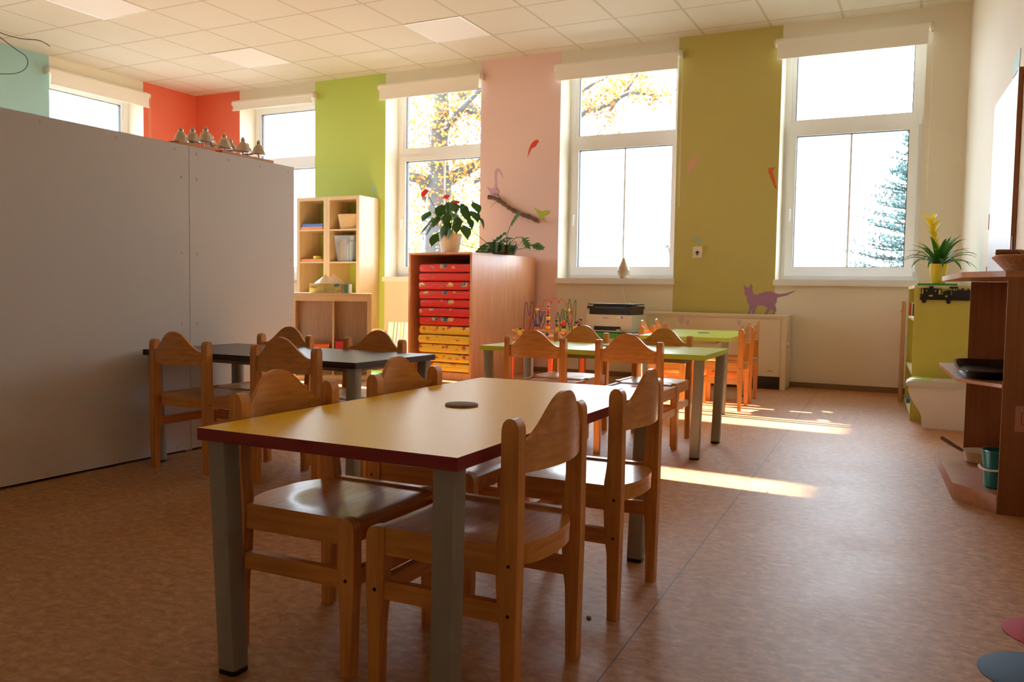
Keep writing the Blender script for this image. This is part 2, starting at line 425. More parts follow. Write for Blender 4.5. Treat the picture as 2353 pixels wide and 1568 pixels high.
def wall_cells(b, spans, z0, z1, x_of, front):
    pass
def back_wall():
    b = MB()
    mats = [M['wall_white'], M['red'], M['lime'], M['pink'], M['olive']]
    xs = [XL - TH] + [v for w in BW for v in w] + [1.2]
    piers = [(xs[0], xs[1], 1), (xs[2], xs[3], 2), (xs[4], xs[5], 3), (xs[6], xs[7], 4), (xs[8], xs[9], 0)]
    for x0, x1, mi in piers:
        fs = b.box(x0, x1, D, D + TH, 0, H)
        for f in fs:
            if all(abs(v.co.y - D) < 1e-5 for v in f.verts):
                f.material_index = mi
    for x0, x1 in BW:
        b.box(x0, x1, D, D + TH, Z1, H)
        b.box(x0, x1, D, D + TH, 0, Z0 - 0.055)
        b.box(x0, x1, D + 0.31, D + TH, Z0 - 0.055, Z0)
    return tag(b.build('wall_back', mats, smooth=False), kind='structure')
back_wall()
def left_wall():
    b = MB()
    mats = [M['wall_white'], M['red'], M['blue']]
    for y0, y1, mi in [(7.36, D, 1), (4.74, 6.13, 2), (YF - .3, 3.51, 0)]:
        fs = b.box(XL - TH, XL, y0, y1, 0, H)
        for f in fs:
            if all(abs(v.co.x - XL) < 1e-5 for v in f.verts):
                f.material_index = mi
    for y0, y1 in LW:
        b.box(XL - TH, XL, y0, y1, Z1, H)
        b.box(XL - TH, XL, y0, y1, 0, Z0 - 0.055)
        b.box(XL - TH, XL - 0.31, y0, y1, Z0 - 0.055, Z0)
    return tag(b.build('wall_left', mats, smooth=False), kind='structure')
left_wall()
b = MB()
b.prism([(xr(D), D), (xr(YF - .3), YF - .3), (xr(YF - .3) + .4, YF - .3), (xr(D) + .4, D)], 'z', 0, H)
tag(b.build('wall_right', M['wall_white'], smooth=False), kind='structure')
b = MB()
b.box(XL, xr(YF), YF - .3, YF, 0, H)
tag(b.build('wall_front', M['wall_white'], smooth=False), kind='structure')
b = MB()
b.box(-8.7, xr(D) - .002, D - 0.012, D, 0, 0.05, bev=0.003)
tag(b.build('baseboard_back', M['baseboard']), kind='structure')
b = MB()
b.prism([(xr(7.9) - .012, 7.9), (xr(-1.5) - .012, -1.5), (xr(-1.5), -1.5), (xr(7.9), 7.9)], 'z', 0, 0.05)
tag(b.build('baseboard_right', M['baseboard']), kind='structure')

# ------------------------------------------------------------------ windows and blinds
def make_window(n, loc, rot, w, gt=3.135):
    b = MB()                                     # outer frame + transom
    y0, y1 = 0.27, 0.34
    e = 0.06
    b.box(0, e, y0, y1, Z0, Z1, bev=.004); b.box(w - e, w, y0, y1, Z0, Z1, bev=.004)
    b.box(e, w - e, y0, y1, Z0, Z0 + e, bev=.004); b.box(e, w - e, y0, y1, Z1 - e, Z1, bev=.004)
    b.box(e, w - e, y0, y1, 2.395, 2.475, bev=.004)
    # rebate around the fixed upper pane
    b.box(e, e + .035, y0 + .012, y1 - .004, 2.475, Z1 - e, bev=.003); b.box(w - e - .035, w - e, y0 + .012, y1 - .004, 2.475, Z1 - e, bev=.003)
    b.box(e + .035, w - e - .035, y0 + .012, y1 - .004, 2.475, 2.515, bev=.003); b.box(e + .035, w - e - .035, y0 + .012, y1 - .004, gt, Z1 - e, bev=.003)
    fr = b.build('window_%d' % n, M['pvc'])
    tag(fr, kind='structure')
    fr.location = loc; fr.rotation_euler = (0, 0, rot)
    b = MB()                                     # opening sash
    s0, s1 = 0.04, w - 0.04
    y0 = 0.245
    t = 0.075
    b.box(s0, s0 + t, y0, .2685, 1.04, 2.415, bev=.004); b.box(s1 - t, s1, y0, .2685, 1.04, 2.415, bev=.004)
    b.box(e + .001, s0 + t - .002, .269, .325, 1.062, 2.393); b.box(s1 - t + .002, w - e - .001, .269, .325, 1.062, 2.393); b.box(s0 + t - .002, s1 - t + .002, .269, .325, 1.062, 1.12); b.box(s0 + t - .002, s1 - t + .002, .269, .325, 2.362, 2.393)
    b.box(s0 + t, s1 - t, y0, .268, 1.04, 1.04 + t + .01, bev=.004); b.box(s0 + t, s1 - t, y0, .268, 2.415 - t + .02, 2.415, bev=.004)
    sash = b.build('sash', M['pvc'], fr)
    b = MB()
    b.box(w / 2 - .010, w / 2 + .010, .280, .2935, 1.1, 2.38, bev=.003)
    b.build('glazing_bar', M['pvc'], fr)
    b = MB()
    g = 0.007
    for (xa, xb, za, zb, yy) in ((s0 + t, s1 - t, 1.125, 2.36, .268), (e + .035, w - e - .035, 2.515, gt, .292)):
        b.box(xa, xa + g, yy, yy + .04, za, zb); b.box(xb - g, xb, yy, yy + .04, za, zb)
        b.box(xa, xb, yy, yy + .03, za, za + .004); b.box(xa, xb, yy, yy + .04, zb - g, zb)
    b.build('gasket', M['gasket'], fr)
    for nm, (xa, xb, za, zb) in (('pane', (s0 + t, s1 - t, 1.12, 2.36)), ('pane', (e + .03, w - e - .03, 2.51, gt + .005))):
        b = MB()
        b.box(xa, xb, .294, .298, za, zb)
        b.build(nm, M['glass'], fr, smooth=False)
    b = MB()
    b.box(-0.012, w + .012, -0.035, -0.001, Z0 - .055, Z0, bev=.006)
    b.box(0.002, w - .002, -0.004, .268, Z0 - .045, Z0 - .001)
    b.build('window_sill', M['pvc'], fr)
    b = MB()
    hx = s0 + t / 2
    b.box(hx - .013, hx + .013, y0 - .012, y0, 1.62, 1.70, bev=.004)
    b.tube([(hx, y0 - .005, 1.67), (hx, y0 - .035, 1.67), (hx, y0 - .042, 1.655), (hx, y0 - .042, 1.56)], [.009, .009, .010, .008], 10)
    b.build('handle', M['pvc'], sash)
    b = MB()
    for zc in (1.12, 2.44):
        b.lathe([(.007, -.04), (.008, -.03), (.008, .03), (.007, .04)], 10, (s1 + .008, y0 - .004, zc))
    b.build('hinge', M['pvc'], sash)
    return fr
for i, (x0, x1) in enumerate(BW):
    make_window(i + 1, (x0, D, 0), 0, x1 - x0, 3.085 if i == 0 else 3.135)
for i, (y0, y1) in enumerate(LW):
    make_window(i + 5, (XL, y0, 0), PI / 2, y1 - y0, 3.06)

def make_blind(label, loc, rot, w, zb, chain, chain_z=1.72):
    t = thing('roller_blind', label, 'blind', loc, rot, 'roller blinds above the windows')
    yc = -0.052
    b = MB(); b.lathe([(.030, -.05), (.037, -.048), (.037, w + .028), (.030, w + .03)], 20, (0, yc, 3.168), axis='x'); b.build('roll', M['blind'], t)
    b = MB(); b.box(-.03, w + .012, yc - .034, yc - .031, zb + .005, 3.17); b.build('fabric', M['blind'], t)
    b = MB(); b.box(-.032, w + .014, yc - .042, yc - .024, zb - .012, zb + .008, bev=.004); b.build('bottom_bar', M['blind'], t)
    for xx in (-.058, w + .034):
        b = MB()
        b.lathe([(.018, -.006), (.034, -.004), (.036, .003), (.03, .012), (.012, .018)] if xx > 0 else [(.012, -.014), (.03, -.01), (.036, -.003), (.034, .004), (.018, .006)], 20, (xx + .004, yc, 3.168), axis='x')
        b.box(xx - .002, xx + .012, yc, -.002, 3.13, 3.20, bev=.003)
        b.build('bracket', M['clear_plastic'], t)
    if chain:
        b = MB()
        x = w + .046
        for s in (-.014, .014):
            zz = 3.16
            while zz > chain_z:
                b.lathe([(.0008, -.003), (.0024, -.001), (.0024, .001), (.0008, .003)], 6, (x + .004, yc + s, zz))
                zz -= .012
            b.tube([(x + .004, yc + s, 3.17), (x + .004, yc + s, chain_z)], .0009, 4)
        b.tube([(x + .004, yc - .014, chain_z), (x + .004, yc - .008, chain_z - .016), (x + .004, yc + .008, chain_z - .016), (x + .004, yc + .014, chain_z)], .0018, 6)
        b.build('chain', M['clear_plastic'], t)
    return t
BL = ['white roller blind on the narrow window between the red corner and the lime wall', 'white roller blind above the window with the autumn tree, between lime and pink',
      'white roller blind above the window with the pear shaped vase', 'white roller blind above the window beside the white corner, conifer outside']
for (x0, x1), lb, zb, ch in zip(BW, BL, (3.085, 3.03, 3.035, 3.02), (0, 1, 1, 1)):
    make_blind(lb, (x0, D, 0), 0, x1 - x0, zb, ch)
make_blind('white roller blind on the side window between the pale blue and red wall', (XL, 6.13, 0), PI / 2, 1.23, 3.03, 1, 1.6)
make_blind('white roller blind on the side window beyond the pale blue wall', (XL, 3.51, 0), PI / 2, 1.23, 3.03, 0)

# recessed lighting panels in the tile grid
M['panel_light'] = plain('opal_panel', srgb(244, 241, 234), 0.6, spec=.2)
for (x0, y0, lb) in ((-7.037, 4.89, 'square white ceiling light panel above the partition cabinets'), (-7.037, 6.765, 'square white ceiling light panel nearest the red corner'), (-4.537, 6.765, 'square white ceiling light panel in front of the autumn tree window')):
    t = thing('ceiling_light', lb, 'light panel', (x0 + .3125, y0 + .3125, H), 0, 'ceiling light panels')
    b = MB(); b.box(-.298, .298, -.298, .298, -.004, -.0005); b.build('diffuser', M['panel_light'], t)
    b = MB()
    for s in (-1, 1):
        b.box(-.308, .308, s * .303 - .006, s * .303 + .006, -.006, -.0005); b.box(s * .303 - .006, s * .303 + .006, -.297, .297, -.006, -.0005)
    b.build('frame', M['pvc'], t)
b = MB()
b.tube(spline([(-8.0, 5.05, 3.339), (-8.05, 5.15, 3.25), (-7.98, 5.32, 3.22), (-7.9, 5.46, 3.23), (-7.86, 5.55, 3.19)]), .004, 6)
b.tube(spline([(-8.05, 4.9, 3.33), (-8.0, 5.25, 3.13), (-7.98, 5.38, 3.06), (-7.98, 5.38, 2.96), (-8.0, 5.28, 2.88), (-8.05, 5.1, 2.84)]), .004, 6)
o = b.build('hanging_cable', M['dark'])
tag(o, 'thin dark cable hanging in loops from the ceiling before the pale blue wall', 'cable')

# ------------------------------------------------------------------ wall stickers (paint figures)
def sticker(name, pts, col, label, y=D, cat='wall sticker', th=0.0022):
    b = MB()
    b.prism(pts, 'y', y - th, y - 0.0003)
    return tag(b.build(name, plain(name + '_colour', col, 0.6), smooth=False), label, cat, 'painted animal figures on the wall')
sticker('parrot_wall_art', D_['parrot'], srgb(226, 66, 36), 'red parrot figure high on the pink wall')
sticker('swan_wall_art', D_['swan'], srgb(208, 164, 190), 'lilac long necked bird figure above the branch on the pink wall')
sticker('hummingbird_wall_art', D_['hummingbird'], srgb(190, 204, 66), 'lime green bird figure at the end of the branch', y=D - .003)
sticker('heron_wall_art', D_['heron'], srgb(170, 208, 206), 'pale blue bird figure on the lime wall above the tall shelf')
sticker('swallow_wall_art', D_['swallow'], srgb(226, 168, 152), 'pink swallow figure on the olive wall')
sticker('toucan_wall_art', D_['toucan'], srgb(222, 104, 42), 'orange figure at the olive wall edge beside the window')
sticker('songbird_wall_art', D_['songbird'], srgb(168, 190, 158), 'pale teal bird figure above the wall switch')
sticker('cat_wall_art', D_['cat'], srgb(170, 124, 158), 'lilac cat figure with raised tail above the heater', cat='wall sticker')
b = MB()
n_ = Vector((-1, -0.063, 0)).normalized()
P = [Vector((xr(y), y, z)) for y, z in D_['leafbird']]
A = [b.bm.verts.new(p + n_ * .0006) for p in P]; B = [b.bm.verts.new(p + n_ * .003) for p in P]
b.bm.faces.new(A); b.bm.faces.new(list(reversed(B)))
for i in range(len(A)):
    j = (i + 1) % len(A); b.bm.faces.new((A[i], B[i], B[j], A[j]))
tag(b.build('feather_wall_art', plain('feather_colour', srgb(150, 184, 176), 0.6), smooth=False), 'pale teal figure on the side wall behind the white board', 'wall sticker', 'painted animal figures on the wall')

# branch on the pink wall
M['bark'] = plain('branch_bark', srgb(112, 84, 62), 0.85, var=0.35, scale=60, bump=0.6, bscale=90)
M['cutwood'] = plain('cut_wood', srgb(206, 150, 104), 0.7)
t = thing('hanging_branch', 'bare curved tree branch fixed on the pink wall between two birds', 'branch', (0, 0, 0))
b = MB()
pts = spline([(x, D - .035, z) for x, z in D_['branch']], 5)
b.tube(pts, [.021 + .004 * math.sin(i * 1.7) + .002 * math.sin(i * .6) for i in range(len(pts))], 12)
b.build('limb', M['bark'], t)
b = MB()
for k, r in (('twig1', .0045), ('twig2', .003), ('twig3', .0025)):
    pts = spline([(x, D - .04 - .01 * i, z) for i, (x, z) in enumerate(D_[k])], 4)
    b.tube(pts, [r * (1 - .6 * i / len(pts)) for i in range(len(pts))], 6)
b.build('twigs', M['bark'], t)
b = MB()
p, q = Vector(pts[-1]), None
pp = spline([(x, D - .035, z) for x, z in D_['branch']], 5)
d = (pp[-1] - pp[-2]).normalized()
b.tube([pp[-1] + d * .0005, pp[-1] + d * .003], .02, 14)
b.build('cut_end', M['cutwood'], t)

# wall switch
t = thing('wall_switch', 'white rotary wall switch with rounded plate on the olive wall', 'switch', (-2.042, D, 1.26))
b = MB(); b.box(-.046, .046, -.012, -.0005, -.055, .055, bev=.012, seg=3); b.build('plate', plain('switch_plate', srgb(236, 226, 206), .35), t)
b = MB(); b.lathe([(.012, -.018), (.014, -.012)], 16, axis='y'); b.box(-.004, .004, -.03, -.014, -.03, .004, bev=.002); b.build('lever', M['dark'], t)
b = MB()
for s in (-1, 1): b.lathe([(.003, -.0135), (.0035, -.011)], 8, (s * .026, 0, 0), axis='y')
b.build('screw_heads', M['darkmetal'], t)
# ------------------------------------------------------------------ chairs
def post_profile():
    # side view (y forward, z up) of the rear post: straight back, shoulder at the seat, rounded top
    front = [(.010, 0), (.012, .10), (.014, .17), (.020, .21), (.024, .27), (.026, .33), (.025, .36), (.019, .40), (.017, .44), (.017, .575)]
    top = [(.0165, .585), (.013, .596), (.006, .603), (-.002, .605), (-.010, .603), (-.016, .597), (-.020, .588)]
    back = [(-.021, .575), (-.021, .30), (-.018, .12), (-.016, 0)]
    return front + top + back
HW = .165
def make_chair(label):
    t = thing('child_chair', label, 'chair')
    for s in (-1, 1):
        b = MB()
        b.prism(post_profile(), 'x', s * HW - .0155, s * HW + .0155, bev=.011, seg=4)
        for zz in (.315, .215):
            b.lathe([(.0042, 0), (.0036, .0012)], 10, (s * (HW + .0145), -.002, zz), 1, axis='x') if s > 0 else b.lathe([(.0036, -.0012), (.0042, 0)], 10, (s * (HW + .0145), -.002, zz), 1, axis='x')
        b.build('rear_leg', [M['beech'], M['darkmetal']], t)
    for s in (-1, 1):
        b = MB()
        prof = [(.302, 0), (.299, .14), (.293, .19), (.291, .25), (.291, .352), (.310, .352), (.325, .349), (.333, .340), (.336, .326), (.336, .20), (.333, .15), (.328, 0)]
        b.prism(prof, 'x', s * HW - .014, s * HW + .014, bev=.008, seg=3)
        b.lathe([(.0045, 0), (.004, .0014)] if s > 0 else [(.004, -.0014), (.0045, 0)], 10, (s * (HW + .0138), .314, .215), 1, axis='x')
        b.build('front_leg', [M['beech'], M['darkmetal']], t)
    b = MB()
    for s in (-1, 1):
        b.box(s * HW - .010, s * HW + .010, .022, .296, .292, .351, bev=.006, seg=3)
    b.box(-HW + .010, HW - .010, .296, .314, .290, .334, bev=.004)
    b.build('seat_rail', M['beech_rail'], t)
    for s in (-1, 1):
        b = MB()
        b.box(s * HW - .010, s * HW + .010, .012, .298, .196, .236, bev=.006, seg=3)
        b.build('stretcher', M['beech_rail'], t)
    b = MB()
    b.box(-HW + .010, HW - .010, .303, .323, .196, .232, bev=.006, seg=3)
    b.build('stretcher', M['beech_ply'], t)
    # seat: thin plywood with a round dish, bowed out between the rear posts
    b = MB()
    w = HW - .0115
    def edge_y(u):                       # rear outline
        return -.030 + .050 * min(1.0, abs(u) ** 3.0)
    N, K = 28, 28
    def top(i, j):
        u = -1 + 2 * i
        x = u * w
        y0 = edge_y(u)
        y = y0 + (.334 - y0) * j
        r = math.hypot(x, (y - .150) * 1.05)
        z = .3455 - (.0060 * (1 - (r / .115) ** 2) ** 1.5 if r < .115 else 0)
        z -= .006 * max(0.0, (y - .318) / .016)
        return (x, y, z)
    V = b.grid(top, N, K)
    V2 = b.grid(lambda i, j: (lambda p: (p[0], p[1], .330))(top(i, j)), N, K)
    for i in range(N):
        b.bm.faces.new((V[i][0], V2[i][0], V2[i + 1][0], V[i + 1][0])); b.bm.faces.new((V[i][K], V[i + 1][K], V2[i + 1][K], V2[i][K]))
        b.bm.faces.new((V[0][i], V[0][i + 1], V2[0][i + 1], V2[0][i])); b.bm.faces.new((V[N][i], V2[N][i], V2[N][i + 1], V[N][i + 1]))
    # bowed rear apron under the seat edge
    n = 16
    for i in range(n):
        u0, u1 = -1 + 2 * i / n, -1 + 2 * (i + 1) / n
        q = [b.bm.verts.new((u * w * .97, edge_y(u) + dy, z)) for u in (u0, u1) for dy, z in ((.0, .334), (.0, .302), (.016, .302), (.016, .334))]
        b.bm.faces.new((q[0], q[1], q[5], q[4])); b.bm.faces.new((q[1], q[2], q[6], q[5])); b.bm.faces.new((q[2], q[3], q[7], q[6]))
    b.build('seat', M['beech_ply'], t, ang=30)
    # backrest: curved plywood with a wave-shaped crest
    b = MB()
    N = 32
    wb = HW - .0155
    def crest(u):
        a = abs(u)
        return .558 + .087 * (0.5 + 0.5 * math.cos(PI * min(1, a / .97) ** 1.22))
    def panel(off):
        def f(i, j):
            u = -1 + 2 * i
            z = .494 + (crest(u) - .494) * j
            y = -.004 - .030 * (1 - u * u) + off
            return (u * wb, y, z)
        return f
    K = 6
    F = b.grid(panel(.0), N, K); R = b.grid(panel(-.011), N, K)
    for i in range(N):
        b.bm.faces.new((F[i][0], R[i][0], R[i + 1][0], F[i + 1][0])); b.bm.faces.new((F[i][K], F[i + 1][K], R[i + 1][K], R[i][K]))
    for j in range(K):
        b.bm.faces.new((F[0][j], F[0][j + 1], R[0][j + 1], R[0][j])); b.bm.faces.new((F[N][j], R[N][j], R[N][j + 1], F[N][j + 1]))
    es = [e for e in b.bm.edges if len(e.link_faces) == 2 and e.calc_face_angle(0) > 1.0]
    bmesh.ops.bevel(b.bm, geom=es, offset=.003, segments=2, affect='EDGES')
    b.build('backrest', M['beech_ply'], t)
    return t
M['beech_rail'] = wood('beech_rail_wood', srgb(192, 120, 54), srgb(224, 156, 82), 0.36, 0.18, (70, 5, 70))
G1, G2 = 'children chairs around the tables', None
first = make_chair('x')
state = [False]
def chair(x, y, face, label):
    """face: direction the sitter looks, degrees from +x; local +y is forward"""
    o = first if not state[0] else copy_tree(first)
    state[0] = True
    return place(o, (x, y, 0), math.radians(face - 90), label, G1)
chair(-1.428, 1.635, 0, 'beech chair on the partition side of the yellow table, its seat reflecting yellow')
chair(-1.428, 2.17, 0, 'beech chair on the partition side of the yellow table, second from its near end')
chair(-.716, 1.625, 180, 'beech chair on the aisle side of the yellow table, at its near end')
chair(-.712, 2.225, 180, 'beech chair on the aisle side of the yellow table, at its far end')
chair(-3.068, 2.785, 90, 'beech chair nearest the partition, back to the viewer at the dark table')
chair(-2.43, 2.765, 90, 'beech chair with back to viewer at the dark table, farther from the partition')
chair(-3.06, 3.475, -90, 'beech chair across the dark table, facing the viewer, nearer the partition')
chair(-2.485, 3.475, -90, 'beech chair across the dark table, facing the viewer, beside the mat cabinet')
chair(-1.912, 4.165, 90, 'beech chair with back to viewer at the nearer lime table, farther from the aisle')
chair(-1.38, 4.165, 90, 'beech chair with back to viewer at the nearer lime table, beside its aisle end')
chair(-1.94, 4.905, -90, 'beech chair facing the viewer at the nearer lime table, before the bead maze')
chair(-1.42, 4.905, -90, 'beech chair facing the viewer at the nearer lime table, before the far lime table')
chair(-1.945, 6.30, 3, 'sunlit beech chair at the far lime table, nearer one on the printer side')
chair(-1.972, 6.78, 3, 'sunlit beech chair at the far lime table, farther one on the printer side')
chair(-1.228, 6.40, 183, 'beech chair on the aisle side of the far lime table, nearer one')
chair(-1.256, 6.93, 183, 'beech chair on the aisle side of the far lime table, nearest the heater')

# ------------------------------------------------------------------ tables
def make_table(label, loc, rot, w, l, h, top, edge):
    t = thing('children_table', label, 'table', loc, rot, 'low school tables')
    b = MB()
    th = .026
    fs = b.box(-w / 2, w / 2, -l / 2, l / 2, h - th, h, 1, bev=.003)
    for f in b.bm.faces:
        if f.normal.z > .9 or (f.calc_center_median().z > h - .0005): f.material_index = 0
    b.build('table_top', [top, edge], t)
    b = MB()
    zt = h - th
    i = .15
    for s in (-1, 1):
        b.box(s * (w / 2 - i) - .012, s * (w / 2 - i) + .012, -l / 2 + .165, l / 2 - .165, zt - .03, zt - .0005)
        b.box(-w / 2 + .12, w / 2 - .12, s * (l / 2 - i) - .012, s * (l / 2 - i) + .012, zt - .03, zt - .0005)
    b.build('under_frame', M['steel'], t)
    a = .0245
    for sx in (-1, 1):
        for sy in (-1, 1):
            cx, cy = sx * (w / 2 - .051), sy * (l / 2 - .051)
            b = MB()
            r = .008
            out = [(cx + qx * (a - r) + r * math.cos(an), cy + qy * (a - r) + r * math.sin(an)) for qx, qy, a0 in ((1, 1, 0), (-1, 1, PI / 2), (-1, -1, PI), (1, -1, 1.5 * PI)) for an in (a0, a0 + PI / 4, a0 + PI / 2)]
            b.prism(out, 'z', .012, zt - .0005)
            for v in b.bm.verts:
                k = (v.co.z - .012) / zt * .014
                v.co.x += sx * k; v.co.y += sy * k
            o = b.build('leg', M['steel'], t)
            b = MB(); b.prism([((p[0] - cx) * .98 + cx, (p[1] - cy) * .98 + cy) for p in out], 'z', 0.0005, .0125); b.build('foot_cap', M['dark'], o)
    return t
HT = .547
make_table('yellow topped low table with dark red edge, four chairs pushed under it', ((-1.401 - .756) / 2, (1.315 + 2.60) / 2, 0), 0, .645, 1.285, HT, M['yellow_top'], M['red_edge'])
make_table('dark topped low table standing against the white partition', ((-3.361 - 2.095) / 2, 3.122, 0), PI / 2 - .012, .61, 1.262, HT, M['black_top'], M['black_edge'])
make_table('lime green low table standing across the room behind the yellow table', (-1.648, 4.536, 0), PI / 2 + .028, .645, 1.275, .543, M['lime_top'], M['lime_top'])
make_table('lime green low table standing lengthwise in front of the heater', (-1.60, 6.57, 0), math.radians(3), .65, 1.27, .547, M['lime_top'], M['lime_top'])
for (x, y, z, lb) in ((-1.095, 1.924, HT, 'round grey felt pad lying on the yellow table'), (-1.66, 4.60, .543, 'round grey pad lying on the nearer lime table'), (-1.585, 6.62, .547, 'round grey pad lying on the far lime table'), (-2.70, 3.14, HT, 'round grey pad lying on the dark table')):
    if 'dark' in lb: continue
    b = MB(); b.lathe([(.040, .0005), (.0435, .001), (.0435, .005), (.042, .006)], 40)
    o = b.build('table_pad', M['felt']); o.location = (x, y, z); tag(o, lb, 'pad', 'round pads on the tables')
# ------------------------------------------------------------------ partition: two cabinets seen from behind
XP = -3.399
def partition(label, y0, y1, caps):
    t = thing('storage_cabinet', label, 'cabinet', (XP, y0, 0), 0, 'white cabinets forming the partition')
    w = y1 - y0
    b = MB(); b.box(-.012, 0, .001, w - .001, .012, 1.563, bev=.0015)
    for (yy, zz) in caps:
        b.lathe([(.008, -.0005), (.0075, .0012), (.006, .0018)], 14, (0, yy - y0, zz), 1, axis='x')
    b.build('back_panel', [M['melamine'], M['melamine_cap']], t)
    b = MB()
    for yy in (.002, w - .020): b.box(-.40, -.0125, yy, yy + .018, 0.001, 1.563)
    b.box(-.40, -.0125, .0205, w - .0205, 1.545, 1.563)
    n = max(1, round(w / .8))
    for zz in (.06, .43, .80, 1.17): b.box(-.40, -.0125, .0205, w - .0205, zz, zz + .018)
    b.box(-.39, -.37, .0205, w - .0205, .001, .059)
    b.build('carcass', M['melamine'], t)
caps1 = [(y, z) for y in (.85, 1.55, 1.95, 2.35, 2.72, 3.06) for z in (1.535, .03)] + [(3.10, z) for z in (1.40, 1.02, .66, .30)]
caps2 = [(y, z) for y in (3.20, 3.42, 3.66, 3.89) for z in (1.53, .03)] + [(3.20, z) for z in (1.40, 1.02, .66, .30)] + [(3.91, z) for z in (1.40, 1.02, .66, .30)]
partition('long white cabinet back of the partition, with screw caps along its edges', .70, 3.147, caps1)
partition('shorter white cabinet back at the far end of the partition, under the bells', 3.148, 3.94, caps2)

# bell chimes standing on top of the partition
M['bell'] = plain('brushed_bell_metal', srgb(216, 208, 194), .26, metal=.85)
M['chrome'] = plain('chrome', srgb(225, 225, 225), .08, metal=1.0)
M['bell_wood'] = wood('bell_board_wood', srgb(190, 106, 48), srgb(222, 140, 72), .4, .2, (60, 4, 60))
def chime(label, y0, y1, bells, zt):
    t = thing('bell_chime', label, 'bells', (XP - .075, y0, 1.5635), 0, 'sets of bells on the partition')
    b = MB(); b.box(-.06, .062, 0, y1 - y0, 0, zt, bev=.003); b.build('base_board', M['bell_wood'], t)
    for (y, dx, dz, sc) in bells:
        z0 = zt + dz
        b = MB()
        R = .040 * sc
        prof = [(R * .93, .000), (R * 1.0, .002), (R * .98, .006), (R * .86, .012), (R * .74, .024), (R * .66, .036), (R * .52, .045), (R * .34, .050), (R * .30, .055), (R * .32, .062), (R * .25, .068), (R * .12, .076), (R * .05, .080)]
        b.lathe([(r, z * sc) for r, z in prof], 28, (dx, y - y0, z0), 0)
        o = b.build('bell', M['bell'], t)
        b = MB(); b.lathe([(R * .94, z0 - .003), (R * 1.07, z0 - .001), (R * 1.07, z0 + .003), (R * .96, z0 + .005)], 28, (dx, y - y0, 0)); b.build('rim', M['chrome'], o)
        b = MB(); b.lathe([(.007, zt - .001), (.005, zt + .004), (.005, z0 + .03), (.003, z0 + .032)], 10, (dx, y - y0, 0)); b.build('post', M['bell'], o)
chime('short board of cream metal bells over the panel joint of the partition', 3.095, 3.335, [(3.148, 0.02, .001, 1), (3.225, 0.02, .012, 1.0), (3.312, 0.02, .028, 1.05)], .020)
chime('long board of cream metal bells near the partition end', 3.385, 3.78, [(3.405, -.035, .030, .8), (3.438, .025, .020, 1.02), (3.545, -.035, .024, .9), (3.576, .025, .022, 1.02), (3.675, -.035, .024, .82), (3.698, .025, .028, 1.0)], .016)

# ------------------------------------------------------------------ birch shelves by the lime wall
def slat_box(b, x0, x1, y0, y1, z0, z1):
    b.box(x0, x1, y0, y1, z0, z1, bev=.0012)
def tall_unit(label, x0, x1):
    w = x1 - x0
    t = thing('open_shelf', label, 'shelf', (x0, 7.80, 0), 0, 'tall birch shelf towers')
    b = MB()
    T = .042
    b.box(0, T, 0, .38, 0, 1.905, bev=.001); b.build('side_panel', M['birch'], t)
    b = MB(); b.box(w - T, w, 0, .38, 0, 1.905, bev=.001); b.build('side_panel', M['birch'], t)
    b = MB(); b.box(T + .0005, w - T - .0005, 0, .38, 1.905 - T, 1.905, bev=.001); b.build('top_board', M['birch_h'], t)
    b = MB(); b.box(T + .0005, w - T - .0005, 0, .38, 0.0, T, bev=.001); b.build('bottom_board', M['birch_h'], t)
    for z in (.41, .775, 1.145, 1.515):
        b = MB(); b.box(T + .0005, w - T - .0005, .002, .378, z, z + .017); b.build('shelf_board', M['birch_h'], t)
M['birch_h'] = wood('birch_board_laminate', srgb(206, 176, 130), srgb(224, 198, 154), 0.4, 0.1, (3, 40, 40))
tall_unit('tall birch shelf tower beside the window, holding books on two shelves', -6.690, -6.254)
tall_unit('tall birch shelf tower against the lime wall, holding the basket and the clear box', -6.252, -5.792)
SA = math.radians(35.5)
SC = (-4.68 - .735 * math.cos(SA), 6.50 - .735 * math.sin(SA))
def on_shelf(x, y, z):
    return (SC[0] + x * math.cos(SA) - y * math.sin(SA), SC[1] + x * math.sin(SA) + y * math.cos(SA), z)
t = thing('cube_shelf', 'low birch cube shelf with the tissue box on top', 'shelf', (SC[0], SC[1], 0), SA)
W, T = .735, .041
for x in (0, W - T):
    b = MB(); b.box(x, x + T, 0, .39, 0, .81, bev=.0015); b.build('side_panel', M['birch'], t)
b = MB(); b.box(T + .0005, W - T - .0005, 0, .39, .81 - .075, .81, bev=.0015); b.build('top_board', M['birch_h'], t)
b = MB(); b.box(T + .0005, W - T - .0005, 0, .39, 0, T, bev=.0015); b.build('bottom_board', M['birch_h'], t)
b = MB(); b.box(.375, .389, .004, .378, T + .0005, .7345); b.build('divider', M['birch'], t)
b = MB(); b.box(T + .0005, .3745, .004, .378, .255, .272); b.box(.3895, W - T - .0005, .004, .378, .255, .272); b.build('shelf_board', M['birch_h'], t)
b = MB(); b.box(T + .0005, W - T - .0005, .3785, .388, T + .0005, .7345); b.build('back_panel', M['birch'], t)
M['orange_p'] = plain('orange_plastic', srgb(240, 120, 40), .45)
M['red_p'] = plain('red_plastic', srgb(200, 30, 36), .4)
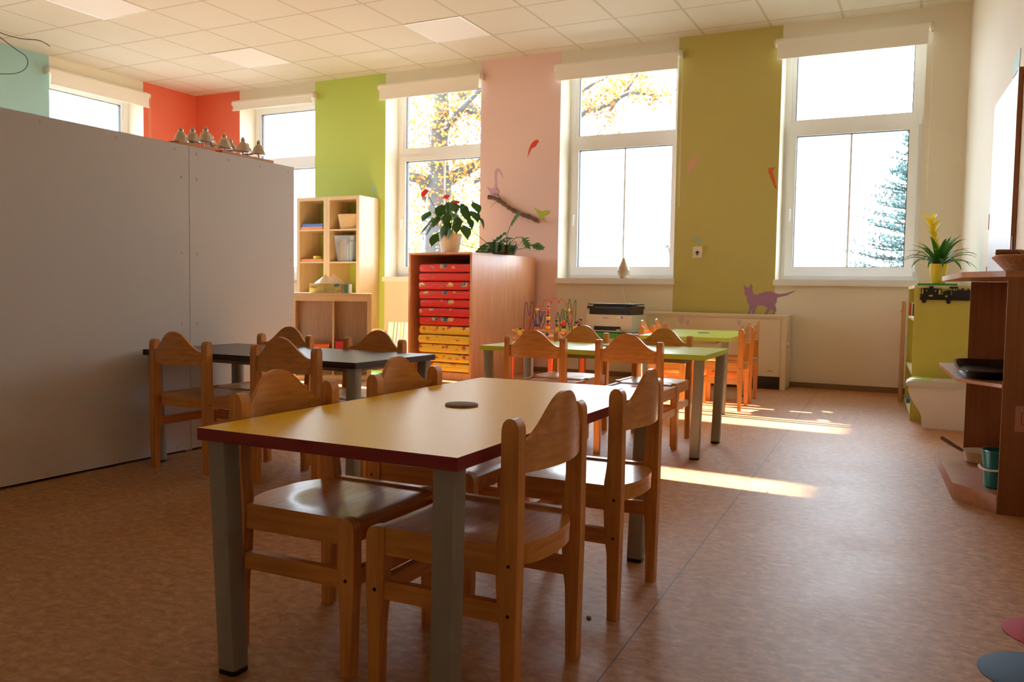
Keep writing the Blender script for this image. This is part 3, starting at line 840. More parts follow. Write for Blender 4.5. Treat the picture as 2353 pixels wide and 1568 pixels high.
def tray(name, label, col, x0, x1, y0, y1, z0, z1, cat='box'):
    t = thing(name, label, cat, on_shelf((x0 + x1) / 2, (y0 + y1) / 2, z0), SA)
    w, d, h = (x1 - x0) / 2, (y1 - y0) / 2, z1 - z0
    b = MB()
    def ring(k, z): return [b.bm.verts.new((sx * w * k, sy * d * k, z)) for sx, sy in ((-1, -1), (1, -1), (1, 1), (-1, 1))]
    R = [ring(.88, 0), ring(.97, h - .01), ring(1, h - .01), ring(1, h), ring(.94, h), ring(.85, .006)]
    for i in range(len(R) - 1):
        for j in range(4):
            b.bm.faces.new((R[i][j], R[i][(j + 1) % 4], R[i + 1][(j + 1) % 4], R[i + 1][j]))
    b.bm.faces.new(R[0][::-1]); b.bm.faces.new(R[-1])
    b.build('tub', col, t, ang=30)
    return t
tray('storage_tub', 'orange tub inside the low birch cube shelf', M['orange_p'], .13, .35, .03, .30, .2725, .33)
tray('storage_tub', 'red tub inside the low birch cube shelf', M['red_p'], .395, .52, .03, .30, .2725, .36)

# things standing in the towers
def block(name, label, cat, col, x0, x1, y0, y1, z0, z1, group=None, pages=True, bev=.004):
    t = thing(name, label, cat, ((x0 + x1) / 2, (y0 + y1) / 2, z0), 0, group)
    w, d, h = (x1 - x0) / 2, (y1 - y0) / 2, z1 - z0
    b = MB(); b.box(-w, w, -d, d, h - .004, h, bev=.001); b.box(-w, w, -d, d, 0, .004, bev=.001); b.box(-w, -w + .004, -d, d, .004, h - .004)
    b.build('cover', col, t)
    b = MB(); b.box(-w + .0045, w - .004, -d + .004, d - .004, .0045, h - .0045); b.build('pages', col if not pages else M['paper'], t)
    return t
M['paper'] = plain('white_paper', srgb(236, 234, 228), .8)
M['book_blue'] = plain('blue_cover', srgb(72, 132, 212), .45)
M['book_orange'] = plain('orange_cover', srgb(232, 146, 92), .5)
block('picture_book', 'blue book lying on the top shelf of the tower by the window', 'book', M['book_blue'], -6.618, -6.318, 7.81, 8.03, 1.5675, 1.600, 'flat books in the tall shelf', False)
block('picture_book', 'orange book lying under the blue book', 'book', M['book_orange'], -6.640, -6.315, 7.805, 8.05, 1.5325, 1.567, 'flat books in the tall shelf', False)
block('picture_book', 'orange book lying under the yellow tape dispenser', 'book', M['book_orange'], -6.635, -6.318, 7.81, 8.05, 1.1625, 1.193, 'flat books in the tall shelf', False)
t = thing('tape_roll', 'small yellow green tape roll on the lower orange book', 'tape', (-6.45, 7.88, 1.1935))
b = MB(); b.lathe([(.030, 0), (.046, .002), (.047, .010), (.047, .028), (.046, .034), (.030, .036)], 28); b.build('roll', plain('yellow_green_tape', srgb(214, 218, 52), .35), t)
b = MB(); b.lathe([(.026, .001), (.0295, .001), (.0295, .035), (.026, .035)], 20); b.build('core', M['paper'], t)

def wicker(name, c1, c2, sx=60, sz=90):
    m, n, l, bs = nt(name)
    tc = n.new('ShaderNodeTexCoord')
    mp = n.new('ShaderNodeMapping'); mp.inputs['Scale'].default_value = (sx, sx, sz)
    l.new(tc.outputs['Object'], mp.inputs['Vector'])
    ck = n.new('ShaderNodeTexNoise'); ck.inputs['Scale'].default_value = 1; ck.inputs['Detail'].default_value = 2
    l.new(mp.outputs[0], ck.inputs['Vector'])
    mx = n.new('ShaderNodeMix'); mx.data_type = 'RGBA'; mx.inputs['A'].default_value = c1; mx.inputs['B'].default_value = c2
    l.new(ck.outputs['Fac'], mx.inputs['Factor']); l.new(mx.outputs['Result'], bs.inputs['Base Color'])
    bs.inputs['Roughness'].default_value = .6
    return m
M['wicker_pale'] = wicker('pale_wicker', srgb(222, 190, 140), srgb(250, 232, 196))
M['wicker_brown'] = wicker('brown_wicker', srgb(160, 100, 62), srgb(222, 174, 132))
def woven_basket(b, w0, d0, w1, d1, h, nr, ns, r):
    """ns stakes, nr weavers woven in and out of them on a rounded rectangle"""
    def out(a, w, d):
        c, s = math.cos(a), math.sin(a)
        k = (abs(c) ** 4 + abs(s) ** 4) ** -.25
        return Vector((w * c * k, d * s * k, 0))
    for i in range(nr):
        f = i / (nr - 1)
        w, d, z = w0 + (w1 - w0) * f, d0 + (d1 - d0) * f, r + (h - r) * f
        pts = []
        for j in range(ns * 2):
            a = 2 * PI * j / (ns * 2)
            p = out(a, w, d); q = p.normalized() * (r * .9 * math.sin(j * PI / 1 + PI / 2) * (1 if i % 2 else -1))
            pts.append(Vector((p.x + q.x, p.y + q.y, z)))
        b.tube(pts, r * (1.25 if i >= nr - 2 else 1), 5, closed=True)
    for j in range(ns):
        a = 2 * PI * j / ns
        p0, p1 = out(a, w0, d0), out(a, w1, d1)
        b.tube([p0 + Vector((0, 0, .002)), p1 + Vector((0, 0, h))], r * .9, 5)
    def base(i, j):
        p = out(2 * PI * i, w0 * j, d0 * j); return (p.x, p.y, .002)
    b.grid(base, ns, 3)
o = None
b = MB(); woven_basket(b, .105, .10, .130, .12, .165, 15, 24, .0058); o = b.build('wicker_basket', M['wicker_pale'], ang=60)
o.location = (-6.005, 7.945, 1.5325); tag(o, 'pale wicker basket in the top cell of the birch tower', 'basket')
# clear box with folders
t = thing('clear_box', 'clear plastic box of coloured folders below the wicker basket', 'box', (-6.015, 7.945, 1.1625))
b = MB()
def ring(w, d, z): return [b.bm.verts.new((sx * w, sy * d, z)) for sx, sy in ((-1, -1), (1, -1), (1, 1), (-1, 1))]
R = [ring(.105, .11, .001), ring(.142, .13, .285), ring(.155, .138, .287), ring(.155, .138, .297), ring(.140, .128, .297), ring(.102, .107, .006)]
for i in range(5):
    for j in range(4): b.bm.faces.new((R[i][j], R[i][(j + 1) % 4], R[i + 1][(j + 1) % 4], R[i + 1][j]))
b.bm.faces.new(R[0][::-1]); b.bm.faces.new(R[5])
b.build('tub', M['clear_box'], t, smooth=False)
t0 = t
for k, (x, w, h, c) in enumerate([(-.085, .020, .22, (214, 160, 110)), (-.062, .016, .24, (206, 178, 150)), (-.043, .018, .245, (220, 170, 116)), (-.022, .016, .235, (200, 190, 200)), (-.002, .014, .24, (176, 160, 206)), (.016, .012, .19, (240, 236, 224)), (.032, .018, .20, (80, 196, 180)), (.054, .016, .22, (210, 220, 226)), (.074, .016, .21, (150, 190, 206))]):
    b = MB(); b.box(x, x + w, -.095, .085, 0, h, bev=.002)
    o = b.build('folder', plain('folder_colour', srgb(*c), .6)); o.location = (-6.015, 7.945, 1.1695)
    tag(o, ['tan', 'beige', 'ochre', 'grey', 'lilac', 'white', 'turquoise', 'pale', 'light blue'][k] + ' folder standing in the clear plastic box', 'folder', 'folders in the clear box')
# tissue box
M['carton'] = plain('tissue_carton', srgb(186, 172, 106), .6, var=.25, scale=30)
M['carton_side'] = plain('tissue_carton_end', srgb(148, 140, 112), .6, var=.3, scale=18)
M['teal_print'] = plain('teal_leaf_print', srgb(70, 128, 124), .6)
M['ink'] = plain('dark_blue_ink', srgb(64, 66, 110), .6)
t = thing('tissue_box', 'green brown printed tissue box on the low birch cube shelf', 'tissue box', on_shelf(.345, .085, .8105), SA - math.radians(13))
b = MB(); b.box(-.175, .125, -.062, .062, 0, .088, bev=.0015)
b.bm.faces.ensure_lookup_table()
b.build('carton', M['carton'], t)
b = MB(); b.box(.1255, .195, -.058, .066, 0, .086, bev=.0015); b.build('second_carton', M['carton_side'], t)
b = MB()
for (x, z, r, a) in ((.085, .072, .030, .3), (.10, .02, .02, 1.2)):
    P = [(x + r * math.cos(q) * 1.0, min(.087, z + r * .5 * math.sin(q + a))) for q in [2 * PI * i / 20 for i in range(20)]]
    b.prism(P, 'y', -.0632, -.0624)
P = [(.168 + .018 * math.cos(q), .043 + .041 * math.sin(q)) for q in [2 * PI * i / 20 for i in range(20)]]
b.prism(P, 'y', -.0594, -.0584)
for i in range(9): b.box(-.03 + i * .012, -.028 + i * .012, -.0632, -.0624, .02, .05)
b.build('leaf_print', M['teal_print'], t)
text_mesh('lettering', 'Qlux', .030, M['ink'], t, (-.135, -.0627, .055), (PI / 2, 0, 0))
b = MB()
def tis(i, j):
    a = 2 * PI * i; r = (.07 * (1 - j) + .012) * (1 + .25 * math.sin(5 * a + 2 * j))
    return (-.005 + 1.5 * r * math.cos(a) + .02 * j * math.cos(a), .5 * r * math.sin(a), .0875 + .075 * j * (1 + .22 * math.cos(2 * a)) )
b.grid(tis, 40, 8); b.build('tissue', plain('tissue_paper', srgb(240, 222, 200), .8), t)

# ------------------------------------------------------------------ mat cabinet
RZ = math.radians(-3.6)
t = thing('mat_cabinet', 'tall beech laminate cabinet with open front, filled with folded mats', 'cabinet', (-3.832, 6.90, 0), RZ)
WC, DC, HC = .735, 1.235, 1.212
b = MB(); b.box(-.024, 0, 0, DC, 0, HC - .0205, bev=.0012); b.build('side_panel', M['cab_beech'], t)
b = MB(); b.box(-WC, -WC + .024, 0, DC, 0, HC - .0205, bev=.0012); b.build('side_panel', M['cab_beech'], t)
b = MB(); b.box(-WC, 0, 0, DC, HC - .02, HC, bev=.0012); b.build('top_board', M['cab_top'] if 'cab_top' in M else M['cab_beech'], t)
b = MB(); b.box(-WC + .0245, -.0245, 0.002, DC - .02, 0.0, .07); b.build('bottom_board', M['cab_beech'], t)
b = MB(); b.box(-WC + .0245, -.0245, DC - .018, DC - .002, .0705, HC - .0205); b.build('back_panel', M['cab_beech'], t)
def print_mat(name, base, cols, scale):
    m, n, l, bs = nt(name)
    tc = n.new('ShaderNodeTexCoord')
    vo = n.new('ShaderNodeTexVoronoi'); vo.inputs['Scale'].default_value = scale; vo.inputs['Randomness'].default_value = .7
    oi = n.new('ShaderNodeObjectInfo'); of = n.new('ShaderNodeVectorMath'); of.operation = 'MULTIPLY_ADD'; of.inputs[1].default_value = (7, 5, 9)
    l.new(oi.outputs['Random'], of.inputs[0]); l.new(tc.outputs['Object'], of.inputs[2])
    l.new(of.outputs[0], vo.inputs['Vector'])
    nz = n.new('ShaderNodeTexNoise'); nz.inputs['Scale'].default_value = scale * 4; nz.inputs['Detail'].default_value = 3
    l.new(tc.outputs['Object'], nz.inputs['Vector'])
    ad = n.new('ShaderNodeMath'); ad.operation = 'MULTIPLY_ADD'; ad.inputs[1].default_value = .45
    l.new(nz.outputs['Fac'], ad.inputs[0]); l.new(vo.outputs['Distance'], ad.inputs[2])
    lt = n.new('ShaderNodeMath'); lt.operation = 'LESS_THAN'; lt.inputs[1].default_value = .56
    l.new(ad.outputs[0], lt.inputs[0])
    sp = n.new('ShaderNodeSeparateXYZ'); l.new(tc.outputs['Object'], sp.inputs[0])
    up = n.new('ShaderNodeMath'); up.operation = 'GREATER_THAN'; up.inputs[1].default_value = .036; l.new(sp.outputs['Z'], up.inputs[0])
    an = n.new('ShaderNodeMath'); an.operation = 'MULTIPLY'; l.new(lt.outputs[0], an.inputs[0]); l.new(up.outputs[0], an.inputs[1])
    cr = n.new('ShaderNodeValToRGB'); cr.color_ramp.interpolation = 'CONSTANT'
    els = cr.color_ramp.elements
    els[0].position = 0; els[0].color = cols[0]; els[1].position = .40; els[1].color = cols[1]
    for i, c in enumerate(cols[2:]):
        els.new(.5 + .09 * i).color = c
    n2 = n.new('ShaderNodeTexNoise'); n2.inputs['Scale'].default_value = scale * 2.2; l.new(tc.outputs['Object'], n2.inputs['Vector'])
    l.new(n2.outputs['Fac'], cr.inputs['Fac'])
    mx = n.new('ShaderNodeMix'); mx.data_type = 'RGBA'
    l.new(an.outputs[0], mx.inputs['Factor']); mx.inputs['A'].default_value = base; l.new(cr.outputs['Color'], mx.inputs['B'])
    l.new(mx.outputs['Result'], bs.inputs['Base Color'])
    bs.inputs['Roughness'].default_value = .38
    return m
M['mat_red'] = print_mat('red_printed_vinyl', srgb(226, 48, 38), [srgb(226, 170, 110), srgb(236, 206, 140), srgb(90, 150, 130), srgb(80, 70, 120)], 9)
M['mat_yellow'] = print_mat('yellow_printed_vinyl', srgb(250, 212, 66), [srgb(214, 70, 70), srgb(230, 110, 80), srgb(150, 90, 120), srgb(220, 90, 70)], 13)
def soft_mat(name, mat, w, d, h, parent=None):
    b = MB()
    b.box(-w, 0, 0, d, 0, h)
    bmesh.ops.subdivide_edges(b.bm, edges=b.bm.edges[:], cuts=6, use_grid_fill=True)
    for v in b.bm.verts:
        x, y, z = v.co
        e = min(-x, x + w, y, .3)
        k = min(1, e / .03)
        zc = (z / h - .5)
        v.co.z = h * (.5 + zc * (.90 + .1 * k)) + .0012 * math.sin(x * 14 + y * 3) * (z / h)
        if y < .001: v.co.y -= .007 * (1 - (2 * zc) ** 4)
        if x < -w + .001: v.co.x -= .008 * (1 - (2 * zc) ** 4)
    es = [e for e in b.bm.edges if len(e.link_faces) == 2 and e.calc_face_angle(0) > .7]
    bmesh.ops.bevel(b.bm, geom=es, offset=.005, segments=3, affect='EDGES')
    for v in b.bm.verts: v.co.z = max(v.co.z, .0)
    o = b.build(name, mat, parent, ang=60)
    # piping along the front seam
    b = MB()
    b.tube([(-w + .004 + (w - .008) * i / 12, -.0085, h * .52 + .002 * math.sin(i * .9)) for i in range(13)], .0028, 6)
    b.build('piping', mat, o)
    return o
mats_ = {'r': soft_mat('folding_mat', M['mat_red'], .575, .95, .0832), 'y': soft_mat('folding_mat', M['mat_yellow'], .585, .95, .0868)}
used_ = set()
ords = ['topmost', 'second from the top', 'third from the top', 'fourth from the top', 'fifth from the top', 'sixth from the top', 'lowest']
zz = .0705
stack = [('y', k) for k in range(4, -1, -1)] + [('r', k) for k in range(6, -1, -1)]
cR, sR = math.cos(RZ), math.sin(RZ)
for kind, k in stack:
    o = mats_[kind] if kind not in used_ else copy_tree(mats_[kind])
    used_.add(kind)
    dx = -.028 - rnd.uniform(0, .014) + (.008 if kind == 'y' else .0)
    dx = min(dx, -.0265)
    dy = .02 + rnd.uniform(-.008, .012)
    o.location = (-3.832 + cR * dx - sR * dy, 6.90 + sR * dx + cR * dy, zz)
    o.rotation_euler = (0, 0, RZ + rnd.uniform(-.006, .006) * 0)
    zz += .0848 if kind == 'r' else .0886
    if kind == 'r': tag(o, 'red printed folding mat, %s of the red mats in the cabinet' % ords[k], 'mat', 'folding mats in the cabinet')
    else: tag(o, 'yellow printed folding mat, %s of the yellow mats in the cabinet' % (['topmost', 'second from the top', 'middle one', 'second from the bottom', 'lowest'][k]), 'mat', 'folding mats in the cabinet')

# ------------------------------------------------------------------ storage heater
M['heater'] = plain('cream_enamel_sheet', srgb(228, 214, 184), .42)
M['heater_seam'] = plain('dark_seam', srgb(128, 108, 84), .6)
t = thing('storage_heater', 'long cream storage heater standing below the olive wall', 'heater', (-2.462, 7.87, 0))
W = 1.322
b = MB(); b.box(0, W, .012, .30, .010, .655, bev=.004); b.box(0, .025, 0, .012, 0.0, .655, bev=.002); b.box(W - .045, W, 0, .012, 0.0, .655, bev=.002); b.box(.025, W - .045, 0, .012, .640, .655, bev=.002)
b.build('body', M['heater'], t)
b = MB(); b.box(-.002, W + .004, -.006, .302, .655, .673, bev=.004); b.build('top_plate', M['heater'], t)
b = MB(); b.box(.028, W - .048, .002, .0115, .118, .637, bev=.002); b.build('front_panel', M['heater'], t)
b = MB(); b.box(.026, W - .046, .004, .0118, .012, .114)
for i in range(7): b.box(.028, W - .048, 0.0, .006, .022 + i * .012, .027 + i * .012)
b.build('air_grille', M['dark'], t)
b = MB()
for i in range(4): b.box(W + .0005, W + .0015, .06, .10, .50 + i * .022, .507 + i * .022)
b.lathe([(.022, 0), (.020, .018), (.006, .020)], 16, (W, .08, .40), axis='x'); b.build('control_knob', M['clear_plastic'], t)
text_mesh('lettering', 'AEG', .022, M['heater_seam'], t, (W - .13, .0016, .165), (PI / 2, 0, 0))
M['smudge'] = plain('faded_lilac_paint', srgb(212, 190, 180), .5)
for (x, z, s) in ((.36, .60, .05), (.42, .585, .04), (.90, .60, .04), (.93, .55, .03)):
    P = [(x + s * .5 * math.cos(q) * (1 + .3 * math.sin(3 * q)), z + s * .7 * math.sin(q)) for q in [2 * PI * i / 18 for i in range(18)]]
    b = MB(); b.prism(P, 'y', .0010, .0019); b.build('paint_mark', M['smudge'], t, smooth=False)

# ------------------------------------------------------------------ green side table and printer
M['green_t'] = plain('green_lacquer', srgb(62, 150, 48), .35)
t = thing('side_table', 'bright green low table carrying the printer', 'table', (-2.62, 7.59, 0))
b = MB(); b.box(-.30, .33, -.28, .26, .435, .483, bev=.004); b.build('table_top', M['green_t'], t)
for sx in (-.295, .275):
    for sy in (-.275, .205):
        b = MB(); b.box(sx, sx + .05, sy, sy + .05, 0, .4345, bev=.002); b.build('leg', M['green_t'], t)
M['printer_grey'] = plain('printer_grey_plastic', srgb(204, 202, 192), .45)
t = thing('printer', 'grey and black multifunction printer on the green table', 'printer', (-2.655, 7.56, .4835), math.radians(-2))
b = MB(); b.box(-.225, .225, -.15, .2, .004, .165, bev=.008, seg=3)
b.build('body', M['printer_grey'], t)
b = MB(); b.box(-.155, .155, -.1515, -.1502, .012, .112, bev=.0006); b.build('front_cover', M['printer_grey'], t)
b = MB(); b.box(-.145, .118, -.1525, -.152, .020, .058); b.build('output_slot', M['dark'], t)
b = MB(); b.box(-.15, .13, -.20, -.1526, .010, .018, bev=.002); b.box(.095, .115, -.20, -.16, .018, .034, bev=.002); b.build('paper_tray', M['printer_grey'], t)
b = MB(); b.box(-.20, .215, -.14, .19, .1655, .232, bev=.006); b.box(-.222, .225, -.145, .195, .218, .245, bev=.005); b.build('scanner', M['dark'], t)
b = MB(); b.box(-.218, .222, -.142, .195, .256, .268, bev=.004); b.box(-.17, .15, -.12, .19, .2455, .2565); b.build('scanner_lid', M['dark'], t)
b = MB(); b.box(-.15, .15, -.1475, -.1452, .226, .234); b.build('control_strip', plain('printer_panel', srgb(70, 84, 110), .2), t)
text_mesh('lettering', 'SAMSUNG', .013, M['heater_seam'], t, (-.03, -.1506, .135), (PI / 2, 0, 0))
b = MB(); b.box(.075, .115, -.1506, -.1502, .138, .152); o = b.build('label', M['paper'], t)
b = MB(); b.box(.120, .138, -.1506, -.1502, .134, .152); b.build('blue_label', M['book_blue'], t)

# vase on the sill with a thin cord
M['vase'] = wood('vase_wood_glaze', srgb(170, 148, 118), srgb(204, 184, 152), .35, .3, (10, 10, 90))
t = thing('pear_vase', 'pear shaped wooden lamp vase standing on the window sill', 'vase', (-2.818, D + .07, 1.0005))
b = MB(); b.lathe([(.034, 0), (.040, .003), (.054, .03), (.063, .062), (.062, .085), (.052, .115), (.036, .150), (.022, .182), (.016, .20), (.013, .208), (.008, .209)], 40); b.build('body', M['vase'], t)
b = MB(); b.tube(spline([(.04, 0, .006), (.06, -.03, .018), (.045, -.085, .012), (.03, -.112, -.03), (.03, -.106, -.10), (.06, -.115, -.20), (.085, -.15, -.26), (.09, -.22, -.275)]), .0018, 6); b.build('cord', M['paper'], t)

# ------------------------------------------------------------------ bead maze and its table
M['or_leg'] = plain('orange_lacquer', srgb(236, 98, 44), .3)
t = thing('play_table', 'small low table with round orange legs under the bead maze', 'table', (-3.11, 7.03, 0))
M['tt'] = wood('toy_table_top', srgb(206, 132, 76), srgb(228, 160, 100), .4, .2, (4, 50, 50))
b = MB(); b.box(-.30, .30, -.25, .25, .405, .432, bev=.005); b.build('table_top', M['tt'], t)
for x, y in ((-.26, -.21), (.13, -.21), (-.26, .21), (.26, .21)):
    b = MB(); b.lathe([(.022, 0), (.026, .004), (.026, .4045)], 20, (x, y, 0)); b.build('leg', M['or_leg'], t)
t = thing('bead_maze', 'bead maze toy with looping coloured wires and wooden beads', 'toy', (-3.08, 7.03, .4325))
b = MB(); b.box(-.26, .26, -.20, .20, 0, .022, bev=.006); b.build('base_board', M['tt'], t)
cols = {'purple': srgb(70, 52, 130), 'red': srgb(222, 70, 44), 'orange': srgb(240, 160, 60), 'green': srgb(36, 110, 62), 'darkred': srgb(160, 44, 36)}
wm = {k: plain('wire_' + k, v, .3) for k, v in cols.items()}
def wire(col, pts, r=.0036, per=7):
    b = MB(); b.tube(spline(pts, per), r, 7); b.build('wire', wm[col], t)
wire('purple', [(-.255, -.02, .02), (-.262, -.02, .12), (-.25, -.02, .30), (-.232, -.02, .31), (-.215, -.02, .22), (-.20, -.02, .21), (-.19, -.02, .31), (-.172, -.02, .325), (-.165, -.02, .24), (-.19, -.05, .08), (-.16, -.08, .04), (-.14, -.05, .12), (-.12, -.03, .23), (-.105, -.03, .24), (-.09, -.03, .16), (-.08, -.03, .15), (-.06, -.03, .23), (-.045, -.03, .235), (-.05, -.03, .14), (-.09, -.06, .05), (-.11, -.06, .02)])
wire('purple', [(-.13, .04, .02), (-.135, .04, .2), (-.12, .04, .24), (-.11, .04, .22), (-.12, .02, .1), (-.15, .02, .06), (-.19, .02, .2), (-.17, .02, .25), (-.15, .02, .1), (-.13, 0, .02)])
wire('red', [(-.27, .05, .02), (-.275, .05, .06), (-.23, .05, .085), (-.245, .05, .13), (-.235, .05, .16), (-.205, .05, .175), (-.225, .05, .215), (-.21, .05, .245), (-.17, .05, .245), (-.175, .05, .27), (-.15, .05, .295), (-.105, .05, .285), (-.10, .05, .315), (-.075, .05, .345), (-.035, .05, .34), (-.022, .05, .315), (-.01, .05, .35), (.02, .05, .365), (.045, .05, .345), (.052, .05, .318), (.07, .05, .35), (.10, .05, .35), (.118, .05, .325), (.12, .05, .30), (.145, .05, .32), (.175, .05, .31), (.185, .05, .27), (.18, .05, .2), (.185, .05, .12), (.19, .05, .02)], .0032)
wire('green', [(.07, -.02, .02), (.06, -.02, .15), (.075, -.02, .235), (.09, -.02, .2), (.10, -.02, .15), (.115, -.02, .25), (.13, -.02, .255), (.125, -.02, .15), (.15, -.03, .06), (.17, -.03, .2), (.185, -.03, .34), (.20, -.03, .345), (.212, -.03, .24), (.225, -.03, .23), (.24, -.03, .335), (.255, -.03, .33), (.25, -.03, .15), (.235, -.03, .06), (.21, -.03, .03), (.19, -.03, .12), (.165, -.03, .24), (.15, -.03, .245), (.145, -.03, .12), (.14, -.03, .02)])
wire('green', [(.05, .06, .02), (.07, .06, .12), (.10, .06, .09), (.13, .06, .16), (.17, .06, .10), (.22, .06, .14), (.26, .06, .18), (.27, .06, .12), (.255, .06, .02)], .003)
wire('darkred', [(.09, .0, .02), (.11, 0, .12), (.15, .0, .17), (.19, 0, .13), (.22, 0, .20), (.20, 0, .25), (.17, 0, .20), (.21, 0, .10), (.24, 0, .06), (.24, 0, .02)], .003)
wire('orange', [(.18, -.19, .06), (.05, -.215, .045), (-.13, -.205, .04), (-.25, -.19, .055), (-.30, -.17, .068), (-.31, -.15, .07), (-.27, -.13, .075), (-.20, -.15, .07), (-.19, -.18, .045), (-.19, -.185, .02)], .0055)
wire('orange', [(-.17, .0, .085), (-.05, -.10, .075), (.08, -.14, .07), (.19, -.16, .062), (.20, -.18, .05), (.18, -.19, .06)], .005)
b = MB(); b.lathe([(.006, .02), (.006, .30), (.002, .325)], 10, (0.0, -.06, 0)); b.build('peg', M['wicker_pale'], t)
bc = {'y': plain('bead_yellow', srgb(248, 206, 40), .3), 'r': plain('bead_red', srgb(226, 44, 30), .3), 'n': plain('bead_dark_green', srgb(24, 62, 48), .3), 'b': plain('bead_navy', srgb(32, 34, 70), .3), 'o': plain('bead_orange', srgb(238, 90, 36), .3)}
def bead(c, x, y, z, r, cube=False):
    b = MB()
    if cube: b.box(x - r, x + r, y - r, y + r, z - r, z + r, bev=r * .3)
    else: b.lathe([(r * math.sin(PI * i / 10) + .0004, -r * math.cos(PI * i / 10)) for i in range(11)], 16, (x, y, z))
    b.build('bead', bc[c], t)
for i, (c, r) in enumerate([('r', .014), ('o', .014), ('y', .019), ('r', .019), ('n', .014), ('y', .020), ('n', .012), ('r', .015), ('o', .016), ('n', .009)]):
    bead(c, 0, -.06, .045 + i * .027, r)
for (c, x, y, z, r, q) in [('y', -.112, -.06, .055, .015, 1), ('o', -.112, -.06, .085, .014, 1), ('n', -.112, -.06, .118, .017, 0), ('y', .142, -.03, .075, .018, 1), ('n', .142, -.03, .103, .016, 0), ('r', .142, -.03, .128, .016, 0), ('o', .142, -.03, .155, .015, 0), ('r', .142, -.03, .045, .016, 1),
        ('y', -.165, .05, .245, .022, 0), ('y', .155, .05, .25, .016, 0), ('r', -.262, .05, .055, .015, 0), ('y', -.215, -.19, .052, .018, 1), ('n', -.215, -.19, .085, .013, 0), ('n', -.175, -.19, .05, .013, 0), ('o', -.14, -.20, .045, .014, 0), ('b', -.02, -.21, .045, .013, 0), ('n', .06, -.21, .045, .016, 0), ('b', .15, -.195, .055, .016, 0),
        ('n', .07, -.02, .12, .012, 0), ('n', .066, -.02, .16, .012, 0), ('y', .075, -.02, .085, .013, 1), ('b', .235, -.03, .075, .016, 0), ('y', .26, -.03, .095, .020, 1), ('b', .278, .0, .125, .015, 0), ('r', .255, .06, .15, .015, 0), ('n', .27, .06, .175, .012, 0), ('y', .22, -.05, .05, .017, 1), ('b', .225, .06, .145, .012, 0), ('r', .10, .0, .13, .014, 0)]:
    bead(c, x, y, z, r, q)

# striped armchair, play rug and small wall ledge between shelf and mat cabinet
def stripes():
    m, n, l, bs = nt('striped_fabric')
    tc = n.new('ShaderNodeTexCoord'); sp = n.new('ShaderNodeSeparateXYZ'); l.new(tc.outputs['Object'], sp.inputs[0])
    a = n.new('ShaderNodeMath'); a.operation = 'MULTIPLY'; a.inputs[1].default_value = 5.2; l.new(sp.outputs['X'], a.inputs[0])
    f = n.new('ShaderNodeMath'); f.operation = 'FRACT'; l.new(a.outputs[0], f.inputs[0])
    cr = n.new('ShaderNodeValToRGB'); cr.color_ramp.interpolation = 'CONSTANT'
    w = srgb(236, 236, 240)
    e = cr.color_ramp.elements
    e[0].position = 0; e[0].color = w; e[1].position = .2; e[1].color = srgb(120, 190, 50)
    for p, c in ((.27, w), (.42, srgb(214, 50, 60)), (.46, w), (.62, srgb(226, 214, 60)), (.67, w), (.82, srgb(190, 70, 160)), (.85, w)):
        e.new(p).color = c
    l.new(f.outputs[0], cr.inputs['Fac']); l.new(cr.outputs['Color'], bs.inputs['Base Color']); bs.inputs['Roughness'].default_value = .85
    return m
M['stripe'] = stripes()
M['bent'] = wood('bentwood', srgb(216, 150, 90), srgb(236, 178, 116), .35, .3, (20, 20, 20))
t = thing('armchair', 'small armchair with striped cushion and bentwood arms behind the mat cabinet', 'armchair', (-5.02, 7.50, 0), math.radians(14))
b = MB(); b.box(-.21, .21, .16, .26, .20, .49, bev=.048, seg=5, rot=Matrix.Rotation(-.25, 3, 'X')); b.build('back_cushion', M['stripe'], t)
b = MB(); b.box(-.21, .21, -.20, .20, .20, .28, bev=.03, seg=4); b.build('seat_cushion', M['stripe'], t)
for s in (-1, 1):
    b = MB(); b.tube(spline([(s * .25, .26, .02), (s * .25, .0, .02), (s * .25, -.24, .02), (s * .25, -.27, .10), (s * .25, -.25, .36), (s * .25, -.16, .42), (s * .25, .0, .42), (s * .25, .20, .39)]), .018, 10, flat=.7); b.build('arm_frame', M['bent'], t)
b = MB(); b.box(-.245, .245, .05, .09, .17, .20); b.box(-.245, .245, -.15, -.11, .17, .20); b.build('seat_rail', M['bent'], t)
b = MB(); b.box(-.55, .45, -.16, .16, 0.0005, .012, bev=.004); b.box(-.1, .2, -.16, .16, .0121, .013, 1); b.box(.2, .45, -.16, .16, .0121, .013, 2)
o = b.build('play_rug', [plain('rug_blue', srgb(86, 176, 206), .9), plain('rug_yellow', srgb(226, 218, 90), .9), plain('rug_green', srgb(110, 180, 90), .9)])
o.location = (-5.35, 7.02, 0); tag(o, 'blue and yellow play rug on the floor beside the low cube shelf', 'rug')
t = thing('wall_ledge', 'small white ledge with an orange toy roof beside the mat cabinet', 'shelf', (-5.03, D, .86))
b = MB(); b.box(-.12, .12, -.12, -.0005, 0, .018, bev=.003); b.build('ledge', M['pvc'], t)
b = MB(); b.prism([(-.06, .0185), (.06, .0185), (0, .12)], 'y', -.10, -.03); b.build('toy_roof', M['bent'], t)
